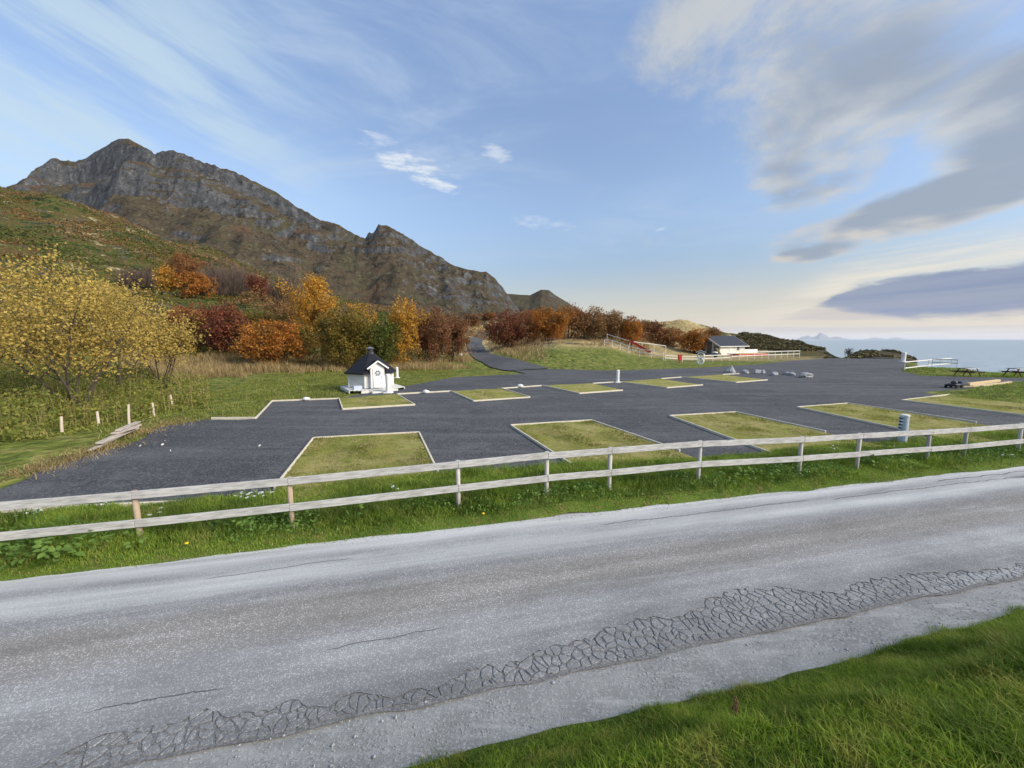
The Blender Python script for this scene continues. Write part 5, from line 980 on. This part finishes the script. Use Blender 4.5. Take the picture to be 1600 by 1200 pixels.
TR = [
 ('willow_tree', 'big many stemmed yellow tree at the picture\'s left edge behind the stakes', 112, 18.2, 392, 118, 'leaf_gold', 11, 15500, .125, 7, 'bark', .24),
 ('willow_tree', 'yellow-green tree cut off by the left edge of the picture', -60, 19, 430, 95, 'leaf_gold', 12, 5500, .13, 5, 'bark_pale', .1),
 ('willow_tree', 'smaller yellow tree right of the big yellow one, dark thin stems', 252, 26, 476, 56, 'leaf_gold', 13, 4800, .14, 5, 'bark_dark', .28),
 ('willow_tree', 'sparse golden tree squeezed between the two yellow trees', 185, 25, 432, 45, 'leaf_gold', 14, 2600, .14, 4, 'bark', .3),
 ('rowan_tree', 'low red-orange rowan just above the smaller yellow tree', 296, 47, 474, 38, 'leaf_rust', 21, 3600, .26, 4, 'bark_dark', .05),
 ('rowan_tree', 'crimson rowan, darkest red of the row left of the hut', 362, 46, 472, 36, 'leaf_crimson', 22, 4200, .25, 4, 'bark_dark', .05),
 ('rowan_tree', 'rust coloured rowan squeezed left of the crimson one', 330, 51, 478, 30, 'leaf_redbrown', 23, 2600, .26, 3, 'bark_dark', .05),
 ('rowan_tree', 'broad orange rowan with low branches left of the hut', 432, 42, 496, 50, 'leaf_orange', 24, 5600, .22, 5, 'bark_dark', .08),
 ('birch_tree', 'olive leaved tree behind the broad orange rowan', 408, 54, 480, 34, 'leaf_olive', 25, 2600, .26, 3, 'bark_dark', .05),
 ('birch_tree', 'tallest amber yellow birch rising above the row', 499, 52, 423, 35, 'leaf_amber', 26, 5200, .24, 2, 'bark_pale', .15),
 ('birch_tree', 'olive tree at the foot of the tallest birch', 470, 50, 500, 30, 'leaf_olive', 27, 2600, .25, 3, 'bark_dark', .05),
 ('birch_tree', 'olive-gold tree directly behind the hut roof', 542, 43, 468, 42, 'leaf_olive', 28, 5600, .22, 3, 'bark_dark', .06),
 ('birch_tree', 'thin amber treetop between olive-gold and green trees', 572, 53, 468, 22, 'leaf_amber', 29, 2200, .24, 2, 'bark_dark', .2),
 ('birch_tree', 'still green tree right behind the white hut', 592, 45, 486, 36, 'leaf_green', 30, 4400, .23, 3, 'bark_dark', .06),
 ('birch_tree', 'amber birch right of the green tree behind bollard', 630, 47, 464, 27, 'leaf_amber', 31, 4200, .22, 2, 'bark_pale', .1),
 ('rowan_tree', 'red-brown rowan right of the amber birch', 672, 50, 478, 34, 'leaf_redbrown', 32, 4200, .24, 4, 'bark_dark', .06),
 ('rowan_tree', 'red-brown rowan nearest the hill track, on its hut side', 708, 56, 485, 27, 'leaf_redbrown', 33, 3200, .25, 4, 'bark_dark', .06),
 ('rowan_tree', 'dull red treetop behind the amber birch', 650, 62, 474, 24, 'leaf_redbrown', 34, 1800, .28, 3, 'bark_dark', .1),
 ('rowan_tree', 'small rust tree on the low slope behind the tallest birch', 452, 64, 470, 26, 'leaf_brown', 35, 1600, .3, 3, 'bark_dark', .1),
 ('birch_tree', 'narrow amber birch up the slope', 271, 76, 412, 16, 'leaf_amber', 41, 1700, .3, 2, 'bark_dark', .1),
 ('birch_tree', 'bushy orange tree up the slope right of the narrow birch', 315, 78, 424, 27, 'leaf_orange', 42, 2600, .32, 4, 'bark_dark', .08),
 ('rowan_tree', 'red-orange tree highest up the slope', 302, 94, 394, 27, 'leaf_rust', 43, 1900, .36, 3, 'bark_dark', .1),
 ('rowan_tree', 'small red tree up the slope among bare brown trees', 410, 84, 423, 17, 'leaf_crimson', 44, 1300, .32, 3, 'bark_dark', .1),
 ('rowan_tree', 'small dark red bush where the hill track vanishes, hut side', 737, 138, 489, 14, 'leaf_redbrown', 45, 900, .5, 3, 'bark_dark', .03),
 ('rowan_tree', 'small rust bush where the hill track vanishes, sea side', 764, 145, 487, 15, 'leaf_rust', 46, 900, .5, 3, 'bark_dark', .03),
 ('rowan_tree', 'deep red bush right of the hill track', 797, 70, 484, 38, 'leaf_crimson', 51, 4200, .3, 5, 'bark_dark', .04),
 ('rowan_tree', 'rust tree behind the gap between deep red and orange bushes', 830, 84, 479, 33, 'leaf_rust', 52, 2800, .34, 4, 'bark_dark', .04),
 ('rowan_tree', 'round orange tree on the grass mound', 857, 70, 478, 34, 'leaf_orange', 53, 4200, .28, 3, 'bark_dark', .12),
 ('rowan_tree', 'rust-orange tree with the highest top behind the grass mound', 889, 84, 472, 33, 'leaf_rust', 54, 3000, .34, 4, 'bark_dark', .04),
 ('birch_tree', 'brown-orange tree mid way along the mound hedge', 925, 82, 480, 34, 'leaf_brown', 55, 3200, .33, 4, 'bark_dark', .04),
 ('birch_tree', 'brownish tree above the left end of the white railing', 957, 83, 485, 28, 'leaf_brown', 56, 2600, .33, 4, 'bark_dark', .04),
 ('birch_tree', 'amber-brown tree above the red slide', 984, 81, 492, 23, 'leaf_orange', 57, 2200, .32, 4, 'bark_dark', .04),
 ('rowan_tree', 'russet bush behind the upper thin railing', 1013, 94, 499, 29, 'leaf_redbrown', 58, 2000, .38, 4, 'bark_dark', .03),
 ('rowan_tree', 'low russet bush below the dry knoll', 1046, 93, 511, 32, 'leaf_rust', 59, 2200, .38, 4, 'bark_dark', .03),
 ('rowan_tree', 'orange bush touching the house gable', 1084, 85, 512, 23, 'leaf_orange', 60, 2400, .32, 4, 'bark_dark', .05),
 ('rowan_tree', 'small orange bush on the knoll behind the house roof', 1112, 112, 512, 13, 'leaf_brown', 61, 900, .42, 3, 'bark_dark', .03)]
for a in TR:
    far_ = a[3] > 30; tree(a[0], a[1], a[2], a[3], a[4], a[5], a[6], a[7], a[8], a[9] * (.92 if far_ else .9), a[10], a[11], a[12], dens=2.5 if far_ else 1.15)
for (lab, u, Y, vt, hw, sd) in (('bare purplish-brown tree up the slope, widest of the bare ones', 368, 88, 400, 42, 71), ('bare brown tree up the slope above the yellow trees', 230, 80, 412, 30, 72), ('bare brown tree up the slope behind the tallest birch', 448, 90, 428, 32, 73), ('low bare brown tree up the slope left of the small red one', 340, 84, 420, 22, 74), ('bare brown tree at the slope foot right of the tallest birch', 560, 70, 462, 34, 75)):
    bare('bare_tree', lab, u, Y, vt, hw, sd, 1500)
bare('bare_tree', 'tiny leafless tree alone between the two dark shore rocks', 1326, 84, 542, 7, 76, 60)

# ------------------------------------------------------------------ undergrowth, dry grass, heath (uncountable)
def leafcloud(name, P, ls, leaf, seed):
    g = np.random.default_rng(seed); n_ = len(P); a = g.normal(0, 1, (n_, 3)); a /= np.linalg.norm(a, axis=1)[:, None]; b_ = g.normal(0, 1, (n_, 3)); b_ -= a * (a * b_).sum(1)[:, None]; b_ /= np.linalg.norm(b_, axis=1)[:, None]; s = (ls * g.uniform(.55, 1.4, n_))[:, None]
    V = np.stack([P - a * s * .5, P + b_ * s * .33, P + a * s * .5, P - b_ * s * .33], 1).reshape(-1, 3); return np_mesh(name, V, np.arange(n_ * 4).reshape(-1, 4), leaf)
lotnp = lotpoly
g = np.random.default_rng(91)
s = g.uniform(-1.75, -.78, 60000); Y = g.uniform(10, 30, 60000); x = s * Y; ok = ~inpoly(x, Y, lotnp); dl = np.min(np.stack([np.hypot(x - a[0], Y - a[1]) for a in left + rear[:3]]), 0); ok &= (x < -16.2 - .25 * np.clip(Y - 20, 0, 5) + .4 * fbm(x, Y, 2, 4)) ; x, Y, dl = x[ok], Y[ok], dl[ok]
hh = np.clip(.55 + .85 * fbm(x / 1.1, Y / 1.1, 4, 44), .06, 1.9) * np.clip(dl / 2.5, .12, 1); P = np.stack([x, Y, terrain(x, Y) + hh * g.uniform(.05, 1, len(x))], 1)
kind(leafcloud('undergrowth', P, .12, 'undergrowth_leaf', 92), 'stuff', 'tangled green and yellow undergrowth below the yellow trees')
sel = g.uniform(0, 1, len(x)) < .05; xs_, ys_ = x[sel], Y[sel]
kind(blades('withered_stalks', np.stack([xs_, ys_, terrain(xs_, ys_)], 1), (hh[sel] + .35) * g.uniform(.6, 1.3, sel.sum()), g.uniform(.012, .03, sel.sum()), g.uniform(.05, .5, sel.sum()), 'grass_dry', 108), 'stuff', 'withered pale stalks in the undergrowth')
def scrub(name, label, cols, n_, pts, hh_, ls, sd, leaf):
    g = np.random.default_rng(sd); P = []
    for (u, Y, hw, vt) in pts:
        x0 = S_(u, 560) * Y; Rw = hw / FPX * Y; k = int(n_ * hw / 30); x = g.normal(x0, Rw * .6, k); y = g.normal(Y, 2.5, k); z0 = terrain(x, y); H_ = max(.6, zv(Y, vt) - float(z0.mean())); top = H_ * np.clip(.75 + .45 * fbm(x / 1.3, y / 2, 3, sd) - .3 * ((x - x0) / (Rw * 1.2)) ** 2, .12, 1.2)
        P.append(np.stack([x, y, z0 + top * g.uniform(0, 1, k) ** .7], 1))
    return kind(leafcloud(name, np.concatenate(P), ls, leaf, sd), 'stuff', label)
def scatter(n_, s0, s1, y0, y1, sd):
    g = np.random.default_rng(sd); s = g.uniform(s0, s1, n_); Y = np.sqrt(g.uniform(y0 ** 2, y1 ** 2, n_)); return s * Y, Y, g
x, Y, g = scatter(60000, -1.0, -.10, 26, 62, 93); k = fbm(x / 4, Y / 4, 3, 61); z = terrain(x, Y); foot = np.interp(x / Y, [S_(200), S_(300), S_(400), S_(500), S_(600), S_(700), S_(760)], [26, 31, 35, 40, 41.5, 44, 47]); ok = (Y > foot + k * 1.5) & (Y < foot + 13) & (k > -.45) & ~inpoly(x, Y, lotnp); ok &= ~((x > -6.5) & (np.abs(x - np.interp(Y, P3[:, 1], P3[:, 0])) < 2.6))
x, Y, z, k = x[ok], Y[ok], z[ok], k[ok]; n_ = len(x)
kind(blades('dry_grass', np.stack([x, Y, z], 1), (.65 + .3 * k) * g.uniform(.5, 1.4, n_), g.uniform(.03, .06, n_), g.uniform(.1, .7, n_), 'grass_dry', 94), 'stuff', 'tall straw coloured grass at the foot of the trees')
x, Y, g = scatter(30000, -.14, .35, 50, 125, 95); k = fbm(x / 6, Y / 6, 3, 62); z = terrain(x, Y); pxp = np.interp(Y, P3[:, 1], P3[:, 0]); ok = (np.abs(x - pxp) > 2.6) & (z > .4) & ((k > .0) | ((x - pxp < 9) & (x - pxp > -14))) & ~((Y < 66) & (x > 5)); x, Y, z, k = x[ok], Y[ok], z[ok], k[ok]; n_ = len(x)
kind(blades('track_dry_grass', np.stack([x, Y, z], 1), (.5 + .25 * k) * g.uniform(.5, 1.4, n_), g.uniform(.05, .10, n_), g.uniform(.1, .7, n_), 'grass_dry', 96), 'stuff', 'pale dry grass along the hill track')
x, Y, g = scatter(52000, -1.45, .05, 55, 190, 97); z = terrain(x, Y); k = fbm(x / 12, Y / 12, 4, 63); ok = (z > 3) & (k + g.normal(0, .35, len(k)) > .1); x, Y, z = x[ok], Y[ok], z[ok]; n_ = len(x)
kind(leafcloud('heath_shrubs', np.stack([x, Y, z + g.uniform(0, .35, n_)], 1), .6, 'heath_leaf', 98), 'stuff', 'low heath shrubs over the hillside')
x, Y, g = scatter(26000, .57, .95, 96, 140, 99); z = terrain(x, Y); k = fbm(x / 8, Y / 8, 3, 64); ok = (z > .5) & (k > -.3); x, Y, z = x[ok], Y[ok], z[ok]; n_ = len(x)
kind(leafcloud('shore_heath', np.stack([x, Y, z + g.uniform(0, .5, n_)], 1), .7, 'heath_leaf', 100), 'stuff', 'dark heath on the ridge behind the house')
scrub('brown_scrub', 'tangled brown scrub filling the gaps between the autumn trees', None, 700, [(300, 50, 30, 505), (345, 54, 30, 500), (395, 50, 26, 515), (465, 56, 34, 490), (515, 54, 30, 500), (560, 56, 34, 492), (610, 56, 30, 505), (652, 56, 30, 500), (690, 60, 32, 500), (720, 64, 18, 515), (440, 78, 40, 462), (500, 84, 40, 458), (390, 76, 30, 462), (560, 90, 40, 470)], 2, .28, 201, 'leaf_brown')
scrub('russet_scrub', 'russet scrub filling the hedge between track and house', None, 600, [(812, 78, 22, 502), (845, 80, 26, 498), (875, 80, 26, 500), (906, 86, 28, 490), (940, 86, 28, 494), (970, 84, 24, 503), (1000, 90, 26, 508), (1030, 92, 28, 515), (1062, 92, 26, 522)], 2, .30, 202, 'leaf_rust')
scrub('olive_scrub', 'olive green scrub low between the trees', None, 500, [(330, 47, 24, 535), (400, 47, 24, 535), (475, 47, 28, 525), (520, 47, 26, 530), (575, 49, 26, 520), (640, 52, 26, 532), (250, 70, 36, 455), (330, 82, 34, 455), (420, 88, 34, 455)], 2, .26, 203, 'leaf_olive')
x, Y, g = scatter(70000, -1.4, -.05, 58, 175, 112); z = terrain(x, Y); k = fbm(x / 16, Y / 9, 4, 68); ok = (z > 2.5) & (k + g.normal(0, .12, len(k)) > .22); x, Y, z = x[ok], Y[ok], z[ok]
kind(leafcloud('rust_heath', np.stack([x, Y, z + g.uniform(0, .5, len(x))], 1), .5, 'leaf_brown', 113), 'stuff', 'rust coloured dwarf scrub in patches up the hillside')
x, Y, g = scatter(60000, -1.4, -.15, 60, 160, 114); z = terrain(x, Y); k = fbm(x / 12, Y / 7, 4, 69); ok = (z > 2.5) & (k + g.normal(0, .10, len(k)) > .30); x, Y, z = x[ok], Y[ok], z[ok]
kind(leafcloud('juniper_scrub', np.stack([x, Y, z + g.uniform(0, .7, len(x))], 1), .5, 'leaf_green', 115), 'stuff', 'dark green low scrub in patches on the hillside')
x, Y, g = scatter(9000, .80, 1.10, 72, 96, 110); z = terrain(x, Y); k = fbm(x / 5, Y / 5, 3, 67); ok = (z > -2.2) & (k > -.1) & ~inpoly(x, Y, lotnp); x, Y, z = x[ok], Y[ok], z[ok]
kind(leafcloud('headland_heath', np.stack([x, Y, z + g.uniform(-.05, .3, len(x))], 1), .55, 'heath_leaf', 111), 'stuff', 'dark low heath on the headland rock by the sea')
# green grass between lot and trees, mound and shore lawn
x, Y, g = scatter(70000, -1.1, -.15, 13, 46, 101); foot = np.interp(x / Y, [S_(0), S_(200), S_(300), S_(400), S_(500), S_(600), S_(700), S_(760)], [14, 27, 32, 36, 41, 43, 46, 49]); ok = (Y < foot) & (x > -17.5 - .3 * np.clip(Y - 18, 0, 30)) & ~inpoly(x, Y, lotnp) & (np.hypot(x - HX, Y - HY) > 2.2); x, Y = x[ok], Y[ok]; n_ = len(x); k = fbm(x / 2, Y / 2, 3, 65)
kind(blades('lawn_edge_grass', np.stack([x, Y, terrain(x, Y)], 1), (.13 + .07 * k) * g.uniform(.5, 1.4, n_), g.uniform(.02, .04, n_), g.uniform(.1, .9, n_), 'grass_olive', 102), 'stuff', 'green grass around the hut and along the tree foot')
x, Y, g = scatter(40000, .95, 1.6, 19, 45, 103); z = terrain(x, Y); ok = ~inpoly(x, Y, lotnp) & (z > -.4) & ((Y > 34) | (z > -.03)); x, Y, z = x[ok], Y[ok], z[ok]; n_ = len(x); k = fbm(x / 2, Y / 2, 3, 66)
kind(blades('mound_grass', np.stack([x, Y, z], 1), (.14 + .06 * k) * g.uniform(.5, 1.4, n_), g.uniform(.02, .035, n_), g.uniform(.1, .9, n_), 'grass_verge', 104), 'stuff', 'green grass on the mound and shore lawn')
# plant litter at the lot edge: straw coloured heap below the planks, fallen leaves
x = np.concatenate([g.normal(gp(q[0], q[1])[0], q[2] * .8, 420) for q in ((165, 700, .5), (215, 676, .6), (270, 662, .7), (60, 735, .5), (120, 715, .5))]); Y = np.concatenate([g.normal(gp(q[0], q[1])[1], q[2] * .8, 420) for q in ((165, 700, .5), (215, 676, .6), (270, 662, .7), (60, 735, .5), (120, 715, .5))])
kind(blades('plant_litter', np.stack([x, Y, np.full(len(x), .01)], 1), g.uniform(.05, .2, len(x)), g.uniform(.012, .025, len(x)), g.uniform(.6, 1.6, len(x)), 'grass_dry', 105), 'stuff', 'withered straw brown plant litter along the lot edge')
xa, ya = gp(225, 705); x = g.normal(xa, 1.7, 9); Y = g.normal(ya, 1.3, 9); ok = inpoly(x, Y, lotnp)
kind(leafcloud('fallen_leaves', np.stack([x[ok], Y[ok], np.full(ok.sum(), .05)], 1), .08, 'petal', 106), 'stuff', 'pale fallen leaves scattered on the dark gravel')

t = g.uniform(-10, 26, 26000); w = np.clip(g.normal(7.75, .38, 26000), 7.15, 9.2); k = fbm(t * .8, w * 1.5, 3, 71); ok = k > -.2; t, w, k = t[ok], w[ok], k[ok]; x, y = tw_np(t, w)
kind(leafcloud('verge_weeds', np.stack([x, y, vzf(t, w) + (.10 + .22 * np.clip(k + .3, 0, 1)) * g.uniform(.2, 1, len(t))], 1), .055, 'weed_leaf', 107), 'stuff', 'small leaved weeds growing along the fence line')

# ------------------------------------------------------------------ verge plants: broad leaved weeds, white flowers, dandelions
def leaf_mesh():
    V = []; n_ = 5
    for i in range(n_ + 1):
        a = i / n_; wd = .42 * math.sin(math.pi * min(1, a * .86 + .12)) ** .8; zc = .22 * a - .34 * a * a
        V += [(a, -wd, zc + .10 * wd + .02 * math.sin(a * 17)), (a, 0, zc - .03), (a, wd, zc + .10 * wd - .02 * math.sin(a * 15))]
    f = []
    for i in range(n_): f += [(3 * i, 3 * i + 3, 3 * i + 4, 3 * i + 1), (3 * i + 1, 3 * i + 4, 3 * i + 5, 3 * i + 2)]
    me = bpy.data.meshes.new('leaf'); me.from_pydata(V, [], f); me.materials.append(MATS['weed_leaf']); me.polygons.foreach_set('use_smooth', [True] * len(f)); return me
LM = leaf_mesh(); rw = random.Random(77)
WD = [(-6.6, 7.25, 14, .24, 'broad leaved weed clump at the far left end under the rails'), (-6.0, 7.30, 16, .26, 'largest broad leaved clump left of the first post'), (-5.5, 7.2, 14, .24, 'broad leaved clump nearest the road left of the first post'), (-5.1, 7.42, 12, .22, 'broad leaved clump touching the first post from the left'), (-4.5, 7.22, 10, .18, 'low leafy clump at the foot of the first post'), (-3.0, 7.35, 9, .16, 'small leafy clump left of the second post'), (-2.2, 7.3, 10, .17, 'leafy clump at the foot of the second post'), (-1.3, 7.45, 9, .15, 'small leafy clump between second and third posts'),
      (2.2, 7.42, 9, .15, 'leafy clump left of the fourth post'), (3.3, 7.35, 10, .15, 'leafy clump between fourth and fifth posts'), (6.9, 7.40, 14, .2, 'leafy clump just right of the seventh post'), (7.5, 7.45, 16, .22, 'big leafy clump between seventh and eighth posts'), (8.1, 7.42, 14, .2, 'leafy clump in the middle between seventh and eighth posts'), (8.7, 7.5, 12, .2, 'leafy clump left of the eighth post'), (11.7, 7.5, 12, .2, 'leafy clump right of the ninth post'), (12.4, 7.45, 10, .18, 'leafy clump below the power pedestal')]
for (t, w, nlv, sz, lab) in WD:
    x, y, _ = tw(t, w); e = empty('leafy_weed', (x, y, verge_z(t, w))); tag(e, lab, 'weed', 'broad leaved weeds under the fence')
    for k in range(int(nlv * 2)):
        o = bpy.data.objects.new('leaf', LM); link(o, e); a = 2.4 * k + rw.uniform(-.4, .4); rr = rw.uniform(.02, .26); s_ = sz * rw.uniform(.6, 1.15)
        o.location = (rr * math.cos(a), rr * math.sin(a), rw.uniform(.08, .36)); o.rotation_euler = (rw.uniform(-.7, .7), rw.uniform(-.8, .5), a); s_ *= .5; o.scale = (s_, s_ * rw.uniform(.7, 1.0), s_)
def flower_head(n_=7, r_=.05):
    V = []; f = []; rr = random.Random(5)
    for k in range(n_):
        a = 2.4 * k; d = r_ * math.sqrt(k / n_); o = len(V); V += [(d * math.cos(a) + .02 * math.cos(q * 1.047), d * math.sin(a) + .02 * math.sin(q * 1.047), rr.uniform(-.006, .006) - d * .25) for q in range(6)]; f.append(tuple(range(o, o + 6)))
    me = bpy.data.meshes.new('flower_head'); me.from_pydata(V, [], f); me.materials.append(MATS['petal']); return me
FH = flower_head(); bm_ = MB(); bm_.tube([(0, 0, 0), (.01, 0, .5), (.0, .01, 1)], .008, 4); SM = bpy.data.meshes.new('stem'); SM.from_pydata(bm_.v, [], bm_.f); SM.materials.append(MATS['weed_leaf'])
FL = [(398, 770, 10, 'largest clump of white umbel flowers behind the rails'), (380, 778, 7, 'white flower clump just left of the largest one'), (412, 773, 7, 'white flower clump right beside the largest one'), (35, 800, 8, 'white flowers at the far left of the verge'), (52, 803, 6, 'white flowers beside the far left ones'), (168, 784, 5, 'white flowers left of the first post behind the rails'), (255, 803, 4, 'few white flowers right of the first post'), (615, 765, 4, 'white flowers left of the third post'), (790, 722, 4, 'pale flowers left of the fourth post behind the rails'), (1385, 695, 4, 'white flowers at the foot of the power pedestal'), (1305, 702, 4, 'white flowers left of the power pedestal in the verge'), (1565, 710, 4, 'white flowers at the right end of the verge')]
for (u, v, k, lab) in FL:
    x, y = gp(u, v, .3); e = empty('white_flower', (x, y, .03)); tag(e, lab, 'flower', 'white flowers in the verge')
    for j in range(k):
        a, r_ = rw.uniform(0, 6.3), rw.uniform(.02, .22); h_ = rw.uniform(.24, .40); o = bpy.data.objects.new('stem', SM); link(o, e); o.location = (r_ * math.cos(a), r_ * math.sin(a), 0); o.scale = (1, 1, h_)
        h2 = bpy.data.objects.new('flower_head', FH); link(h2, e); h2.location = (r_ * math.cos(a), r_ * math.sin(a), h_); h2.rotation_euler = (rw.uniform(-.3, .3), rw.uniform(-.3, .3), a); q = rw.uniform(.4, .75); h2.scale = (q, q, q)
bmh = bmesh.new(); bmesh.ops.create_uvsphere(bmh, u_segments=10, v_segments=6, radius=.03)
for vv in bmh.verts: vv.co.z *= .55
DH = bpy.data.meshes.new('flower_head'); bmh.to_mesh(DH); bmh.free(); DH.materials.append(MATS['dandelion'])
for (u, v, lab) in ((755, 806, 'yellow dandelion flower between third and fourth posts near road'), (292, 853, 'yellow dandelion flower just right of the first post'), (80, 860, 'yellow dandelion flower among the broad leaves at the far left')):
    x, y = gp(u, v, .1); e = empty('dandelion', (x, y, .03)); tag(e, lab, 'flower'); o = bpy.data.objects.new('stem', SM); link(o, e); o.scale = (1, 1, .12); h2 = bpy.data.objects.new('flower_head', DH); link(h2, e); h2.location = (0, 0, .12)

# withered dock stalk in the near grass
x, y = gp(1143, 1195, .35); t0, w0 = to_tw(x, y); e = empty('withered_stalk', (x, y, lawn_z(t0, w0) - .02)); tag(e, 'withered brown seed stalk standing in the near grass bank', 'stalk')
simple('stalk_brown', (.20, .11, .06), .9, .3, 9, .2); m_ = MB(); m_.tube([(0, 0, 0), (.01, .0, .12), (.0, .01, .25)], [.006, .005, .003], 5); m_.build('stem', 'stalk_brown', e)
m_ = MB(); rq = random.Random(2)
for k in range(70):
    z_ = rq.uniform(.10, .25); a = rq.uniform(0, 6.3); r_ = rq.uniform(.004, .028) * (1.2 - (z_ - .1) * 4); q = rq.uniform(.006, .011); m_.box((r_ * math.cos(a), r_ * math.sin(a), z_), (q, q * .5, q), a)
m_.build('seed_head', 'stalk_brown', e)

# ------------------------------------------------------------------ sea air
m = bpy.data.materials.new('haze'); m.use_nodes = True; m.node_tree.nodes.clear(); MATS['haze'] = m
ho = m.node_tree.nodes.new('ShaderNodeOutputMaterial'); hv = m.node_tree.nodes.new('ShaderNodeVolumePrincipled'); hv.inputs['Color'].default_value = (.88, .92, 1, 1); hv.inputs['Density'].default_value = 2.6e-5; hv.inputs['Anisotropy'].default_value = 0
m.node_tree.links.new(hv.outputs[0], ho.inputs['Volume'])
b_ = MB(); b_.box((0, 0, 145), (60000, 60000, 310)); kind(b_.build('haze', 'haze'), 'stuff', 'pale sea haze')
